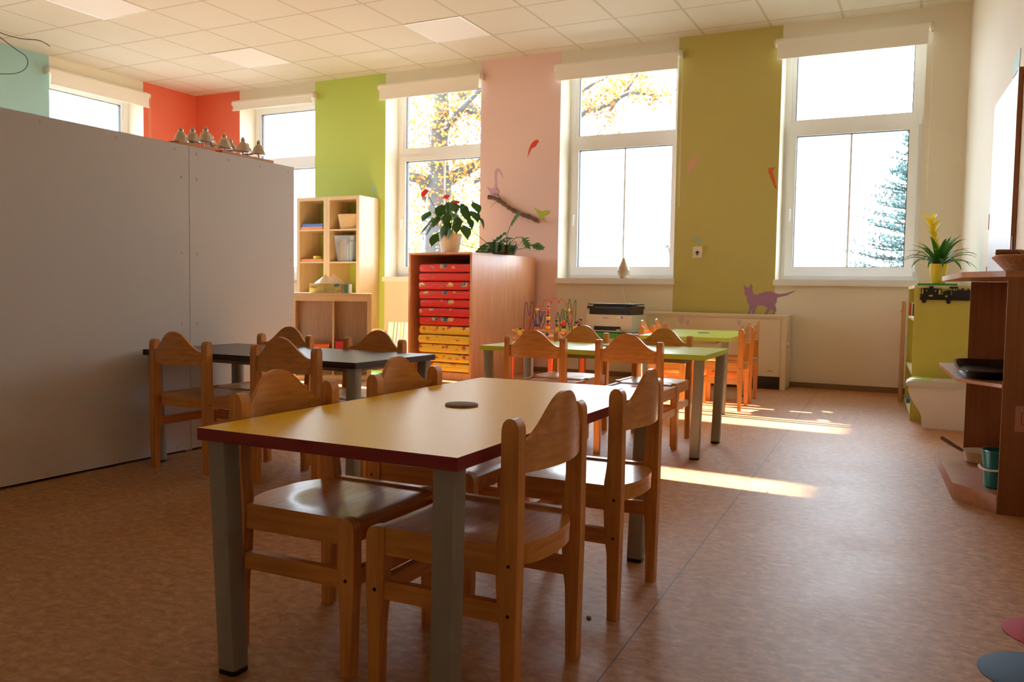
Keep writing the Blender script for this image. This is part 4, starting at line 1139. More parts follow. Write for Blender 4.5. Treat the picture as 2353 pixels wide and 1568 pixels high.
# ------------------------------------------------------------------ furniture along the right wall
# open end unit between two brown panels
t = thing('end_shelf_unit', 'red brown end unit with three open chamfered shelves', 'shelf unit', (0, 0, 0))
b = MB(); b.prism([(.271, 3.80), (xr(3.8) - .002, 3.80), (xr(3.82) - .002, 3.818), (.271, 3.818)], 'z', 0.0005, .936, bev=.0006); o_panel = b.build('side_panel', M['unit_brown'], t)
b = MB(); b.prism([(.188, 4.94), (xr(4.94) - .002, 4.94), (xr(4.958) - .002, 4.958), (.188, 4.958)], 'z', 0.0005, .936, bev=.0006); b.build('side_panel', M['unit_brown'], t)
def shelf_board(z0, z1, pts):
    b = MB(); b.prism(pts, 'z', z0, z1, bev=.0015); b.build('shelf_board', M['unit_shelf'], t)
PT = [(.060, 4.938), (.055, 4.86), (.116, 4.0), (.268, 3.8185), (xr(3.82) - .003, 3.8185), (xr(4.93) - .003, 4.938)]
shelf_board(.937, .960, [(.060, 4.958), (.053, 4.86), (.116, 4.0), (.262, 3.80), (xr(3.8) - .003, 3.80), (xr(4.95) - .003, 4.958)])
shelf_board(.500, .514, PT)
shelf_board(.048, .070, PT)
b = MB(); b.prism([(.064, 4.93), (.059, 4.862), (.119, 4.004), (.27, 3.824), (.285, 3.836), (.133, 4.012), (.074, 4.865), (.079, 4.93)], 'z', 0.0005, .0475); b.build('plinth', M['unit_shelf'], t)
# sign card on the panel
t2 = thing('sign_card', 'pinkish card with a dark outline drawing on the brown panel', 'sign', (.385, 3.80, .385))
b = MB(); b.box(-.068, .055, -.0015, -.0003, -.050, .050); b.build('card', plain('pinkish_card', srgb(186, 128, 112), .6), t2, smooth=False)
b = MB()
def capsule(x, z, w, h, n=10):
    P = [(x + w * math.cos(a), z + h - w + w * math.sin(a)) for a in [PI * i / n for i in range(n + 1)]] + [(x - w * math.cos(a), z - h + w - w * math.sin(a)) for a in [PI * i / n for i in range(n + 1)]]
    return P
for x in (-.040, .022):
    P = capsule(x, 0, .006, .024)
    b.tube([(p[0], -.0022, p[1]) for p in P], .0011, 5, closed=True)
for z in (-.002, .003):
    b.tube([(-.034, -.0022, z - .001), (.016, -.0022, z - .001)], .0008, 5)
b.build('drawing', M['dark'], t2)

# things on the end unit
M['tray'] = plain('glossy_black_tray', srgb(20, 20, 26), .22)
t = thing('serving_tray', 'glossy black tray lying on the middle shelf of the brown end unit', 'tray', (.262, 4.36, .5145))
b = MB()
w, d = .15, .42
def ringt(kw, kd, z, n=40):
    return [b.bm.verts.new((w * kw * (abs(math.cos(a)) ** .4) * (1 if math.cos(a) >= 0 else -1), d * kd * (abs(math.sin(a)) ** .4) * (1 if math.sin(a) >= 0 else -1), z)) for a in [2 * PI * i / n for i in range(n)]]
R = [ringt(.80, .88, 0.0), ringt(.95, .97, .030), ringt(1, 1, .034), ringt(1, 1, .038), ringt(.93, .96, .038), ringt(.78, .87, .006)]
for i in range(5):
    for j in range(40): b.bm.faces.new((R[i][j], R[i][(j + 1) % 40], R[i + 1][(j + 1) % 40], R[i + 1][j]))
b.bm.faces.new(R[0][::-1]); b.bm.faces.new(R[5]); b.build('dish', M['tray'], t)
M['pan'] = plain('cream_pan_enamel', srgb(214, 202, 184), .35)
t = thing('frying_pan', 'cream toy frying pan with grey handle on the bottom shelf of the end unit', 'pan', (.262, 4.58, .0705))
b = MB(); b.lathe([(.070, 0), (.078, .004), (.092, .05), (.094, .053), (.089, .053), (.073, .007)], 36); b.build('bowl', M['pan'], t)
b = MB(); b.tube(spline([(-.085, -.01, .047), (-.11, -.005, .058), (-.15, .005, .08), (-.185, .014, .102)]), [.010, .012, .013, .013, .013, .013, .014, .014, .014, .014, .014, .015, .015, .015, .015, .015, .015, .014, .011], 10, flat=.65); b.build('handle', plain('grey_handle', srgb(136, 112, 96), .4), t)
M['teal'] = plain('teal_plastic', srgb(14, 116, 116), .35)
t = thing('toy_bucket', 'teal toy bucket with white handle on the bottom shelf of the end unit', 'bucket', (.283, 3.99, .0705))
b = MB(); b.lathe([(.046, 0), (.050, .004), (.060, .13), (.063, .150), (.067, .152), (.067, .158), (.060, .158), (.057, .13), (.046, .006)], 36); b.build('body', M['teal'], t)
b = MB(); b.tube([(.069 * math.cos(a), .069 * math.sin(a) , .098 - .034 * (math.sin(a - PI) if a > PI else 0) * 0 - .02 * math.cos(a + 2.2)) for a in [PI * .98 + PI * 1.04 * i / 24 for i in range(25)]], .0065, 8, flat=.7); b.build('handle', M['pvc'], t)
t = thing('wicker_basket', 'brown wicker basket on top of the brown end unit', 'basket', (.375, 4.16, .9605))
b = MB(); woven_basket(b, .078, .16, .135, .19, .068, 13, 30, .0032); b.build('weave', M['wicker_brown'], t, ang=60)
t = thing('wooden_grinder', 'dark wooden toy lying across the brown basket, with an upright stick', 'toy', (.315, 4.12, 1.0325))
M['darkwood'] = wood('dark_turned_wood', srgb(104, 60, 28), srgb(150, 92, 46), .35, .3, (30, 30, 30))
b = MB(); b.lathe([(.004, -.075), (.012, -.073), (.013, -.06), (.0125, .02), (.012, .024)], 20, (0, 0, .014), axis='x'); b.build('roller', M['darkwood'], t)
b = MB(); b.lathe([(.006, .0), (.006, .078), (.005, .080)], 12, (-.010, 0, .002)); b.build('stick', M['darkwood'], t)
t = thing('toy_bowl', 'small woven bowl with a red toy in it, on the basket', 'bowl', (.385, 4.10, 1.0300))
b = MB(); b.lathe([(.030, 0), (.050, .010), (.062, .020), (.066, .022), (.062, .024), (.045, .012), (.028, .004)], 30); b.build('dish', M['wicker_brown'], t)
b = MB(); b.tube(spline([(-.018, 0, .012), (-.022, 0, .03), (-.028, 0, .045), (-.034, 0, .055)]), [.009, .010, .010, .009, .009, .009, .008, .008, .007, .007, .006, .006, .006, .005, .005, .004, .004, .003, .003], 9); b.build('red_toy', M['red_p'], t)
b = MB(); b.box(.0, .03, -.01, .01, .02, .055, bev=.006); b.build('orange_toy', M['orange_p'], t)

# green shelf
M['green_lam'] = plain('yellow_green_laminate', srgb(198, 192, 88), .4)
M['green_edge'] = plain('pale_green_edge', srgb(216, 214, 150), .45)
t = thing('green_bookcase', 'low yellow green bookcase with a train shaped coat rack on its side', 'bookcase', (0, 0, 0))
gx = lambda y: -.092 - (y - 6.42) * .055
b = MB(); b.prism([(gx(6.42), 6.42), (xr(6.42) - .002, 6.42), (xr(6.44) - .002, 6.44), (gx(6.44), 6.44)], 'z', .0005, .915); b.build('side_panel', M['green_lam'], t)
b = MB(); b.prism([(gx(7.48), 7.48), (xr(7.48) - .002, 7.48), (xr(7.5) - .002, 7.5), (gx(7.5), 7.5)], 'z', .0005, .915); b.build('side_panel', M['green_lam'], t)
b = MB(); b.prism([(gx(6.42) - .004, 6.418), (xr(6.42) - .002, 6.418), (xr(7.5) - .002, 7.502), (gx(7.5) - .004, 7.502)], 'z', .9155, .936, bev=.001); b.build('top_board', M['green_edge'], t)
for z in (.69, .315, .02):
    b = MB(); b.prism([(gx(6.4405) + .002, 6.4405), (xr(6.44) - .003, 6.4405), (xr(7.48) - .003, 7.4795), (gx(7.48) + .002, 7.4795)], 'z', z, z + .018); b.build('shelf_board', M['green_edge'], t)
b = MB(); b.prism([(xr(6.44) - .02, 6.4405), (xr(6.44) - .003, 6.4405), (xr(7.48) - .003, 7.4795), (xr(7.48) - .02, 7.4795)], 'z', .04, .685); b.build('back_panel', M['green_lam'], t)
# train coat rack screwed to the side
t = thing('coat_rack', 'black train silhouette coat rack on the side of the green bookcase', 'coat rack', (0, 0, 0))
b = MB(); b.prism(D_['train_body'], 'y', 6.404, 6.4195); body = b.build('train_silhouette', M['dark'], t, smooth=False)
def rect(k):
    P = D_[k]; xs = [p[0] for p in P]; zs = [p[1] for p in P]
    b = MB(); b.box(min(xs), max(xs), 6.4025, 6.4039, min(zs), max(zs)); b.build('cut_out', M['green_lam'], t, smooth=False)
rect('train_w'); rect('train_w2')
for (x, z) in D_['train_c']:
    b = MB(); b.lathe([(.0045, 6.4025), (.0045, 6.4039)], 14, (x, 0, z), axis='y'); b.build('cut_out', M['green_lam'], t, smooth=False)
P = D_['train_r']
for i in range(0, len(P), 2):
    b = MB(); b.box(min(P[i][0], P[i + 1][0]), max(P[i][0], P[i + 1][0]), 6.4025, 6.4039, min(P[i][1], P[i + 1][1]), max(P[i][1], P[i + 1][1])); b.build('cut_out', M['green_lam'], t, smooth=False)
# books and boxes in and on it
for i, (c, nm, dx, h) in enumerate([((200, 40, 50), 'red', 0, .10), ((236, 234, 230), 'white', .028, .105), ((40, 44, 60), 'navy', .056, .095)]):
    b = MB(); b.box(-.06, .10, 0, .026, 0, h, bev=.002)
    o = b.build('book', plain('spine_' + nm, srgb(*c), .5)); o.location = (gx(7.3) + .062 + dx * .45, 7.34 - dx, .7085); tag(o, nm + ' spined book standing in the green bookcase', 'book', 'books in the green bookcase')
b = MB(); b.box(-.06, .10, -.10, .10, 0, .03, bev=.004); o = b.build('picture_book', M['book_blue']); o.location = (gx(7.25) + .066, 7.25, .0385); tag(o, 'blue book lying at the bottom of the green bookcase', 'book')
b = MB(); b.box(-.15, .14, -.32, .32, 0, .016, bev=.004); o = b.build('green_folder', plain('green_folder', srgb(52, 146, 76), .45)); o.location = (.055, 6.98, .9365); o.rotation_euler = (0, 0, .04); tag(o, 'flat green folder under the yellow flower pot', 'folder')
b = MB()
for i in range(5): b.box(-.07 + i * .001, .06 + i * .001, -.09, .09, i * .005, i * .005 + .0046)
o = b.build('paper_stack', M['paper']); o.location = (.24, 6.56, .9365); tag(o, 'stack of white paper on the green bookcase', 'paper', kind=None)
b = MB(); b.box(-.20, -.172, 7.52, 7.55, .0005, .82, bev=.002); b.box(-.195, -.18, 7.551, 8.14, .0005, .80)
b.lathe([(.006, -.2035), (.007, -.2005)], 10, (0, 7.535, .74), 1, axis='x')
o = b.build('wooden_board', [plain('pale_board', srgb(206, 166, 130), .5), M['darkmetal']]); tag(o, 'upright pale wooden board between the green bookcase and the window wall', 'board')
# bin
M['bin'] = plain('white_bin_plastic', srgb(236, 230, 222), .35)
M['bin_lid'] = plain('grey_green_lid', srgb(214, 212, 196), .35)
t = thing('storage_bin', 'white plastic storage bin with hinged lid beside the green bookcase', 'bin', (0, 0, 0))
b = MB()
prof = [(-.100, .272), (-.105, .245), (-.088, .200), (-.060, .150), (-.030, .105), (-.018, .070), (-.016, .012), (-.005, .0005), (.275, .0005), (.285, .012), (.290, .272)]
b.prism(prof, 'y', 6.10, 6.33, bev=.016, seg=4); b.build('body', M['bin'], t, ang=50)
b = MB(); b.prism([(-.118, .2725), (-.118, .292), (-.100, .305), (-.06, .3115), (.30, .3115), (.302, .2725)], 'y', 6.085, 6.345, bev=.010, seg=3); b.build('lid', M['bin_lid'], t, ang=50)
b = MB(); b.prism([(-.09, .3120), (-.06, .3165), (.03, .3165), (.035, .3120)], 'y', 6.11, 6.32, bev=.002); b.build('flap', plain('lime_flap', srgb(176, 216, 96), .4), t)
# white board on the right wall
t = thing('white_board', 'glossy white board with dark wooden edge on the side wall', 'board', (xr(5.83), 5.83, 0), math.atan2(.063, 1))
M['gloss_white'] = plain('glossy_white_board', srgb(200, 206, 218), .5)
b = MB(); b.box(-.016, -.0025, -.488, .488, .99, 2.09, bev=.002); b.build('surface', M['gloss_white'], t)
b = MB(); b.box(-.026, -.0025, -.512, -.4885, .985, 2.095, bev=.002); b.build('edge_strip', M['unit_brown'], t)
b = MB(); b.box(-.020, -.0025, .4885, .496, 1.30, 1.40); b.box(-.020, -.0025, .4885, .496, .99, 1.06); b.build('clip', M['red_p'], t)
# floor discs
for c, x, y, r, lb in (((176, 24, 30), .328, 2.49, .128, 'round red sticker on the floor'), ((70, 96, 126), .262, 2.20, .13, 'round blue grey sticker on the floor')):
    b = MB(); b.lathe([(r, .0004), (r, .0014), (r - .001, .0018)], 56); o = b.build('floor_sticker', plain('sticker_%d' % c[0], srgb(*c), .6, spec=.15)); o.location = (x, y, 0); tag(o, lb, 'floor sticker', 'round stickers on the floor')
# crumbs
for x, y, s, lb in ((-.765, 2.027, .007, 'grey crumb on the floor near the yellow table chairs'), (-.596, 3.721, .004, 'dark crumb on the floor beyond the sunlit streak')):
    b = MB()
    b.lathe([(s * .6, 0.0004), (s, s * .3), (s * .7, s * .8), (s * .2, s)], 7)
    for v in b.bm.verts: v.co += Vector((rnd.uniform(-1, 1), rnd.uniform(-1, 1), 0)) * s * .25
    o = b.build('crumb', M['felt']); o.location = (x, y, 0); tag(o, lb, 'crumb', 'crumbs on the floor')

# ------------------------------------------------------------------ plants
def leafmat(name, c1, c2, rough=.35, trans=.25):
    m, n, l, bs = nt(name)
    tc = n.new('ShaderNodeTexCoord'); nz = n.new('ShaderNodeTexNoise'); nz.inputs['Scale'].default_value = 14; l.new(tc.outputs['Object'], nz.inputs['Vector'])
    mx = n.new('ShaderNodeMix'); mx.data_type = 'RGBA'; mx.inputs['A'].default_value = c1; mx.inputs['B'].default_value = c2
    l.new(nz.outputs['Fac'], mx.inputs['Factor']); l.new(mx.outputs['Result'], bs.inputs['Base Color'])
    bs.inputs['Roughness'].default_value = rough
    if trans:
        out = n['Material Output']
        tl = n.new('ShaderNodeBsdfTranslucent'); l.new(mx.outputs['Result'], tl.inputs['Color'])
        ms = n.new('ShaderNodeMixShader'); ms.inputs['Fac'].default_value = trans
        l.new(bs.outputs[0], ms.inputs[1]); l.new(tl.outputs[0], ms.inputs[2]); l.new(ms.outputs[0], out.inputs['Surface'])
    return m
M['leaf_dark'] = leafmat('dark_green_leaf', srgb(30, 66, 22), srgb(58, 104, 36))
M['leaf_mid'] = leafmat('mid_green_leaf', srgb(50, 92, 44), srgb(84, 130, 70))
M['stem'] = plain('green_stem', srgb(98, 122, 56), .5)
M['soil'] = plain('potting_soil', srgb(54, 38, 28), .95, bump=.6, bscale=60)
HW_ = [0, .55, .86, 1.0, .97, .86, .70, .50, .28, .08, 0]
def heart_leaf(b, base, dirv, L, wd, droop, side=None, m=0):
    d = Vector(dirv).normalized()
    pts, p = [], Vector(base)
    for i in range(11):
        pts.append(p.copy())
        d = (d + Vector((0, 0, -droop))).normalized()
        p = p + d * (L / 10)
    b.leaf(pts, [wd * k for k in HW_], m, .22, side)
# anthurium
PX, PY, PZ = -4.165, 7.06, 1.2125
t = thing('anthurium', 'red flowering anthurium in a cream pot on the mat cabinet', 'potted plant', (PX, PY, PZ))
M['pot_cream'] = plain('cream_glazed_pot', srgb(240, 220, 194), .28, coat=.3)
b = MB(); b.lathe([(.078, 0), (.083, .004), (.100, .09), (.112, .172), (.115, .180), (.112, .184), (.104, .182), (.098, .15)], 44); b.build('pot', M['pot_cream'], t)
b = MB(); b.lathe([(.02, .152), (.0975, .150)], 24); b.build('soil', M['soil'], t)
sb, fb = MB(), MB()
R2 = random.Random(3)
leafs = [(-.26, .0, .10, -90), (-.21, -.05, .22, -60), (-.17, .05, .02, -80), (-.10, .0, .26, -40), (-.05, -.08, .28, -20), (.02, -.10, .20, 10), (.06, -.04, .30, 30), (.10, -.05, .16, 40), (.14, .0, .26, 60), (.18, -.06, .08, 80), (-.16, -.08, .10, -70), (-.02, -.1, .08, 0), (.05, -.12, .05, 20),
         (-.06, .06, .32, -30), (.0, .05, .34, 0), (.09, .06, .30, 40), (.22, .02, .22, 80), (.26, -.02, .30, 85), (.29, .02, .16, 90), (-.23, .06, .18, -80), (-.12, -.06, .0, -60), (.03, -.08, .12, 5), (-.08, -.1, .17, -30), (.12, -.1, .10, 40), (.16, .06, .16, 70)]
for (x, y, z, a) in leafs:
    tip = Vector((x, y, .18 + z))
    sb.tube(spline([(x * .10, y * .10, .15), (x * .45, y * .5, .18 + z * .75), tuple(tip)], 5), [.0035] * 11, 6)
    dx = x * 1.2 + R2.uniform(-.05, .05); dy = y - .03 + R2.uniform(-.06, .02)
    heart_leaf(fb, tip, (dx, dy, -.16 - R2.uniform(0, .12)), R2.uniform(.125, .18), R2.uniform(.040, .055), .12, side=(1 if abs(dx) < .15 else .55, R2.uniform(-.5, .5), 0))
sb.build('stems', M['stem'], t); fb.build('foliage', M['leaf_dark'], t, ang=180, norm=False)
M['spathe'] = leafmat('red_spathe', srgb(206, 24, 26), srgb(232, 44, 38), .25, .25)
for (x, y, z, dr, L) in ((-.255, -.06, .615, (-.12, -.30, -.95), .092), (-.065, .0, .56, (.55, -.4, -.5), .075), (.02, .02, .50, (.9, -.3, -.3), .085), (.12, .04, .640, (-.2, -.9, -.22), .080)):
    b = MB(); heart_leaf(b, (x, y, z), dr, L, .044, .02, side=(1, 0, .25))
    o = b.build('flower', M['spathe'], t, ang=180, norm=False)
    b = MB(); b.tube([(x, y - .01, z - .006), (x + .012, y - .03, z + .015), (x + .02, y - .035, z + .04)], [.005, .005, .003], 8); b.build('spadix', M['bin_lid'] if False else plain('spadix_yellow', srgb(236, 206, 120), .5), o)
    b = MB(); b.tube(spline([(0, 0, .15), (x * .5, y * .5, z * .62), (x, y, z)], 6), .003, 6); b.build('flower_stalk', M['stem'], o)
# philodendron with lobed leaves
t = thing('philodendron', 'trailing plant with lobed leaves in a dark basket on the mat cabinet', 'potted plant', (-3.80, 7.48, 1.2125))
b = MB(); woven_basket(b, .09, .09, .115, .115, .085, 9, 18, .006); b.build('basket', plain('dark_basket', srgb(70, 54, 40), .7), t, ang=60)
sb, fb = MB(), MB()
R2 = random.Random(5)
def lobed(b, base, dirv, L, side):
    d = Vector(dirv).normalized(); s = Vector(side).normalized()
    base = Vector(base)
    b.leaf([base, base + d * L * .35, base + d * L * .7, base + d * L], [.004, .022 * L / .15, .020 * L / .15, 0], 0, .2, s)
    for k in range(4):
        f = .12 + .2 * k
        for q in (-1, 1):
            p = base + d * L * f
            e = (s * q + d * .55 - Vector((0, 0, .12))).normalized()
            l = L * (.42 - .06 * k)
            b.leaf([p, p + e * l * .5, p + e * l], [.006, .012 * L / .15, 0], 0, .1, d.cross(Vector((0, 1, 0))) if abs(d.y) < .8 else (0, 0, 1))
stems = [((-.10, 0, .06), (-.28, -.05, .20), (-.44, -.10, .36)), ((-.10, 0, .03), (-.30, -.06, .10), (-.46, -.12, .14)), ((-.1, 0, .03), (-.35, -.06, .08), (-.56, -.10, .16)), ((.03, 0, .08), (.04, 0, .20), (.10, -.02, .33)), ((.05, 0, .08), (.12, .0, .16), (.20, 0, .17)), ((-.02, -.04, .06), (-.06, -.10, .10), (-.08, -.16, .09)), ((.0, .04, .06), (.02, .05, .14), (.0, .06, .18)), ((.04, -.04, .05), (.12, -.10, .10), (.16, -.14, .06)), ((-.05, .0, .08), (-.10, .0, .14), (-.13, 0, .15)), ((.02, -.04, .06), (.04, -.10, .13), (.06, -.15, .12)), ((-.01, .0, .08), (-.03, -.03, .16), (-.05, -.06, .17)), ((.06, .02, .05), (.2, .02, .06), (.30, 0, .10)), ((-.06, -.06, .06), (-.10, -.10, .10), (-.12, -.12, .12)), ((.0, -.08, .06), (.0, -.12, .12), (-.02, -.13, .14)), ((.06, -.06, .06), (.09, -.10, .12), (.12, -.10, .14)), ((-.08, .02, .07), (-.14, .0, .12), (-.17, -.02, .10)), ((.08, .0, .06), (.12, -.02, .12), (.15, -.02, .12)), ((.02, .02, .08), (.04, .0, .17), (.02, -.02, .21)), ((-.04, -.07, .06), (-.05, -.11, .08), (-.04, -.13, .10)), ((.03, -.07, .06), (.06, -.12, .07), (.07, -.13, .09))]
for st in stems:
    sb.tube(spline(st, 5), .0038, 6)
    d = Vector(st[2]) - Vector(st[1])
    lobed(fb, st[2], (d.x + R2.uniform(-.05, .05), d.y - .04, d.z - .09), R2.uniform(.17, .22), (.6, R2.uniform(-.7, .7), .45))
for v in list(fb.bm.verts) + list(sb.bm.verts): v.co.z = max(v.co.z, .006)
sb.build('stems', M['stem'], t); fb.build('foliage', M['leaf_mid'], t, ang=180, norm=False)
# yellow bromeliad on the green bookcase
t = thing('bromeliad', 'yellow flowering bromeliad in a yellow pot on the green bookcase', 'potted plant', (.050, 6.80, .9535))
M['pot_yellow'] = plain('yellow_glazed_pot', srgb(238, 200, 40), .25, coat=.3)
b = MB(); b.lathe([(.044, 0), (.047, .003), (.060, .135), (.0605, .140), (.057, .141), (.054, .12)], 40); b.build('pot', M['pot_yellow'], t)
b = MB(); b.lathe([(.01, .122), (.0535, .120)], 20); b.build('soil', M['soil'], t)
fb = MB()
R2 = random.Random(11)
for i in range(30):
    a = i * 2.39996
    ring = i / 30
    el = 1.25 - .75 * (1 - ring) + R2.uniform(-.1, .1)
    L = R2.uniform(.23, .31)
    d = Vector((math.cos(a) * math.cos(el), math.sin(a) * math.cos(el), math.sin(el)))
    p = Vector((.012 * math.cos(a), .012 * math.sin(a), .125))
    pts = []
    for k in range(11):
        pts.append(p.copy()); d = (d + Vector((0, 0, -.03 - .034 * k * (1 - .55 * ring)))).normalized(); p = p + d * L / 10
    fb.leaf(pts, [.010, .014, .0165, .0175, .0175, .0165, .015, .0125, .0095, .0055, 0], 0, .35)
for v in fb.bm.verts: v.co.x = min(v.co.x, .238)
fb.build('foliage', leafmat('bromeliad_leaf', srgb(34, 84, 22), srgb(66, 122, 40), .3), t, ang=180, norm=False)
b = MB()
ax = lambda s: Vector((-.012 - .055 * s, -.01, .17 + .30 * s))
b.tube([ax(i / 8) for i in range(9)], [.010, .011, .011, .011, .012, .014, .014, .012, .006], 10)
for i in range(26):
    s = .18 + .80 * i / 26
    a = i * 2.39996
    L = .060 + .035 * (s > .6)
    out = .35 + .8 * max(0, s - .45)
    d = Vector((math.cos(a) * out, math.sin(a) * out, 1.0)).normalized()
    p = ax(s) + Vector((.008 * math.cos(a), .008 * math.sin(a), 0)); pts = []
    for k in range(6):
        pts.append(p.copy()); d = (d + Vector((math.cos(a), math.sin(a), -.3)) * .10 * (s > .5)).normalized(); p = p + d * L / 5
    b.leaf(pts, [.009, .015, .017, .014, .008, 0], 0, .4)
b.build('flower_head', leafmat('yellow_bract', srgb(214, 190, 30), srgb(250, 226, 70), .35, .3), t, ang=180, norm=False)

# ------------------------------------------------------------------ outside
b = MB(); b.box(-80, 60, D + TH + .01, 110, -.9, -.7); b.box(-110, XL - TH - .01, -60, D + TH + .005, -.9, -.7)
o = b.build('ground', plain('garden_ground', srgb(142, 144, 140), .9, var=.2, scale=.6), smooth=False); tag(o, kind='structure')
M['oakbark'] = plain('oak_bark', srgb(58, 55, 52), .9, var=.3, scale=3, bump=.6, bscale=8)
def leafcloud(name, mats, spots, size, parent, seed):
    """spots: (centre, radius, count)"""
    R = random.Random(seed)
    b = MB()
    for c, rad, n in spots:
        for _ in range(n):
            p = Vector(c) + Vector((R.gauss(0, 1), R.gauss(0, 1), R.gauss(0, 1))) * rad * .5
            a, e = R.uniform(0, 2 * PI), R.uniform(-1, 1)
            u = Vector((math.cos(a) * math.cos(e), math.sin(a) * math.cos(e), math.sin(e))); v = u.orthogonal().normalized()
            w = u.cross(v)
            s = size * R.uniform(.6, 1.3)
            q = [p, p + u * s * .3 + v * s * .28, p + u * s * .7 + v * s * .3 + w * s * .1, p + u * s, p + u * s * .7 - v * s * .3 + w * s * .1, p + u * s * .3 - v * s * .28]
            f = b.bm.faces.new([b.bm.verts.new(k) for k in q]); f.material_index = R.randrange(len(mats))
    return b.build(name, mats, parent, smooth=False, norm=False)
oak_m = [leafmat('oak_leaf_gold', srgb(146, 92, 28), srgb(168, 114, 38), .6, .35), leafmat('oak_leaf_orange', srgb(124, 62, 26), srgb(146, 80, 36), .6, .35), leafmat('oak_leaf_olive', srgb(112, 96, 30), srgb(132, 116, 40), .6, .35)]
t = thing('oak_tree', 'large autumn oak with golden leaves outside the windows', 'tree', (0, 0, 0))
b = MB()
YT = 20.0
R3 = random.Random(2)
px = .0114 * 1.0     # metres per photo pixel at the tree
def limb(key, r0, r1, dy=0):
    P = [(x, YT + dy * i / max(1, len(D_[key]) - 1), z) for i, (x, z) in enumerate(D_[key])]
    S = spline(P, 5)
    b.tube(S, [(r0 + (r1 - r0) * i / (len(S) - 1)) * (1 + .06 * math.sin(i * 1.3)) for i in range(len(S))], 12)
    return S
P = [(x, YT, z) for x, z in D_['trunk']]
P = [(P[0][0], YT, -.8)] + P
S = spline(P, 6)
b.tube(S, [.42 - .24 * i / len(S) for i in range(len(S))], 18)
LS = {}
for k, r0, r1, dy in (('b_right', .17, .10, 1), ('b_upper', .14, .05, -1), ('b_top', .15, .02, -1.0), ('b_left', .15, .10, -1), ('b_low', .12, .07, .5), ('b_w3', .045, .015, -.5), ('b_w3b', .05, .02, .5), ('b_w3c', .02, .008, 0), ('b_w2r', .10, .04, .5)):
    LS[k] = limb(k, r0, r1, dy)
b.build('trunk', M['oakbark'], t)
spots = []
for k, rad, n in (('b_right', .75, 9), ('b_upper', .7, 12), ('b_top', .26, 12), ('b_left', .7, 14), ('b_low', .7, 10), ('b_w3', .26, 11), ('b_w3b', .3, 10), ('b_w3c', .22, 5), ('b_w2r', .6, 10)):
    for p in LS[k][::2]:
        spots.append((p + Vector((R3.uniform(-.2, .2), R3.uniform(-.6, .6), R3.uniform(-.1, .25))), rad, n))
for p in S[8:]:
    for _ in range(2): spots.append((p + Vector((R3.uniform(-1.1, 1.3), R3.uniform(-1, .8), R3.uniform(-.4, .4))), .6, 12))
leafcloud('foliage', oak_m, [(c, q * .85, int(n * 2.8)) for c, q, n in spots], .098, t, 4)
bush_m = [leafmat('bush_yellow_green', srgb(160, 164, 70), srgb(182, 184, 90), .6, .5), leafmat('bush_gold', srgb(180, 150, 70), srgb(196, 166, 90), .6, .5)]
t = thing('autumn_shrub', 'pale yellow green shrub behind the oak trunk outside', 'shrub', (-16.2, 27, -.8))
R3 = random.Random(8)
spots = [(Vector((R3.uniform(-1.6, 2.3), R3.uniform(-1, 1), R3.uniform(.8, 4.6))), .8, 34) for _ in range(60)]
leafcloud('foliage', bush_m, spots, .22, t, 6)
t = thing('conifer', 'blue green conifer standing outside the window nearest the white corner', 'tree', (-.25, 22, -.8))
R3 = random.Random(9)
b = MB(); b.tube([(0, 0, 0), (0, 0, 6.3)], [.18, .02], 10); spots = []
ndl = [leafmat('needle_blue', srgb(64, 96, 104), srgb(92, 122, 128), .7, .2), leafmat('needle_green', srgb(44, 76, 70), srgb(72, 102, 92), .7, .2)]
nb = MB()
for i in range(430):
    f = R3.random() ** .8
    z = 6.2 - 5.4 * f
    a = R3.uniform(0, 2 * PI); L = (.15 + 2.15 * f) * R3.uniform(.75, 1.1)
    p0 = Vector((0, 0, z)); p1 = Vector((math.cos(a) * L, math.sin(a) * L, z + .12 * L)); pm = (p0 + p1) / 2 + Vector((0, 0, -.05 * L))
    Q = spline([p0, pm, p1], 4)
    b.tube(Q, [.025 * (1 - .8 * k / 8) for k in range(9)], 5)
    for q in Q[2:]:
        for _ in range(15):
            d = Vector((R3.uniform(-1, 1), R3.uniform(-1, 1), R3.uniform(-.3, 1))).normalized()
            l = R3.uniform(.08, .15)
            nb.leaf([q, q + d * l * .5, q + d * l], [.007, .012, 0], R3.randrange(2), .3)
b.build('trunk', M['oakbark'], t); nb.build('foliage', ndl, t, smooth=False, norm=False)
t = thing('bare_sapling', 'thin bare sapling outside the window with the vase', 'sapling', (0, 0, 0))
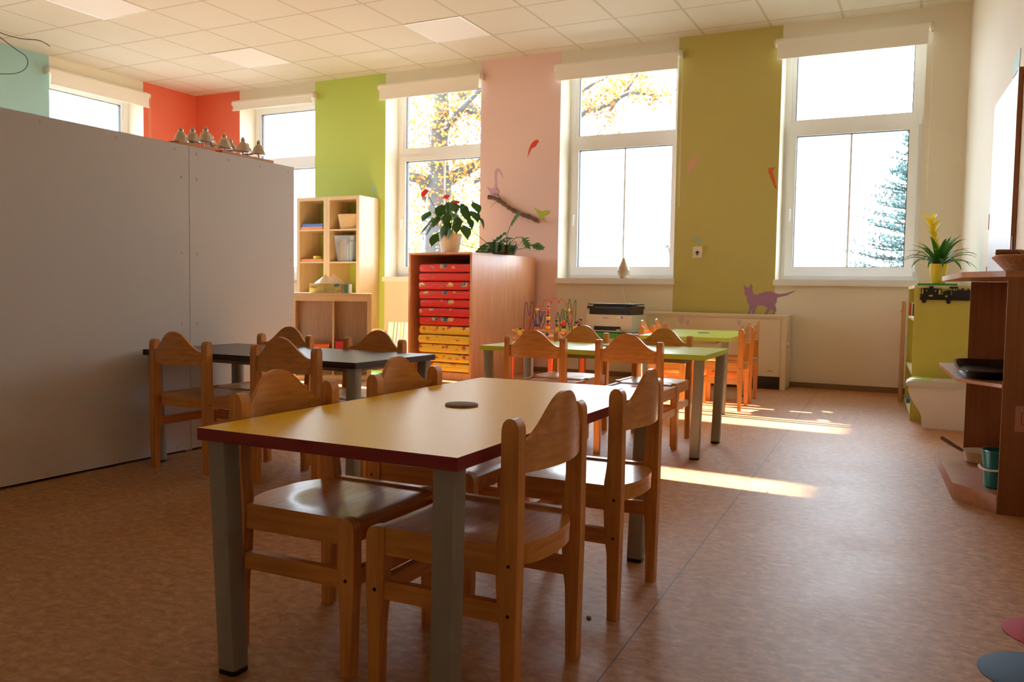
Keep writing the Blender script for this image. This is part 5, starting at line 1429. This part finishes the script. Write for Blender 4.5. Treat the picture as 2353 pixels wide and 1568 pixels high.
b = MB(); Pq = [(x, 12.0, z) for x, z in D_['twig_out']]; Pq = [(Pq[-1][0] + .3, 12.0, -.75)] + Pq[::-1]
b.tube(spline(Pq, 5), [.014 * (1 - .6 * i / 21) for i in range(21)], 6)
for q, d in ((Pq[-2], (-.06, 0, .14)), (Pq[-1], (-.05, 0, .08)), (Pq[-1], (.02, 0, .09)), (Pq[-2], (.05, 0, .10))):
    b.tube([q, Vector(q) + Vector(d)], [.004, .002], 5)
b.build('stem', M['oakbark'], t)

# ------------------------------------------------------------------ light, camera, view
w = bpy.data.worlds.new('sky')
bpy.context.scene.world = w
w.use_nodes = True
bg = w.node_tree.nodes['Background']
bg.inputs['Color'].default_value = (0.80, 0.905, 1.0, 1)
bg.inputs['Strength'].default_value = SKY
sun = bpy.data.lights.new('sun', 'SUN')
sun.energy = SUN
sun.angle = math.radians(0.55)
sun.color = (1.0, 0.965, 0.92)
so = bpy.data.objects.new('sun', sun)
C.objects.link(so)
so.rotation_euler = Vector(SUN_DIR).normalized().to_track_quat('-Z', 'Y').to_euler()
cam = bpy.data.cameras.new('camera')
co = bpy.data.objects.new('camera', cam)
C.objects.link(co)
cam.sensor_width = 36
cam.lens = 1937.4674 * 36 / 2353
R_ = CAM_R
co.matrix_world = Matrix(((R_[0][0], R_[1][0], -R_[2][0], 0), (R_[0][1], R_[1][1], -R_[2][1], 0), (R_[0][2], R_[1][2], -R_[2][2], .8498), (0, 0, 0, 1)))
cam.clip_start = .05
cam.dof.use_dof = True
cam.dof.focus_distance = 2.1
cam.dof.aperture_fstop = 14
sc = bpy.context.scene
sc.camera = co
sc.view_settings.view_transform = 'Standard'
sc.view_settings.look = 'None'
sc.view_settings.gamma = 1
sc.view_settings.exposure = EXPO
sc.view_settings.use_curve_mapping = False
sc.cycles.use_denoising = True
sc.cycles.max_bounces = 14
sc.cycles.diffuse_bounces = 8
sc.cycles.transparent_max_bounces = 16
sc.cycles.caustics_reflective = False
sc.cycles.caustics_refractive = False
sc.cycles.sample_clamp_indirect = 8
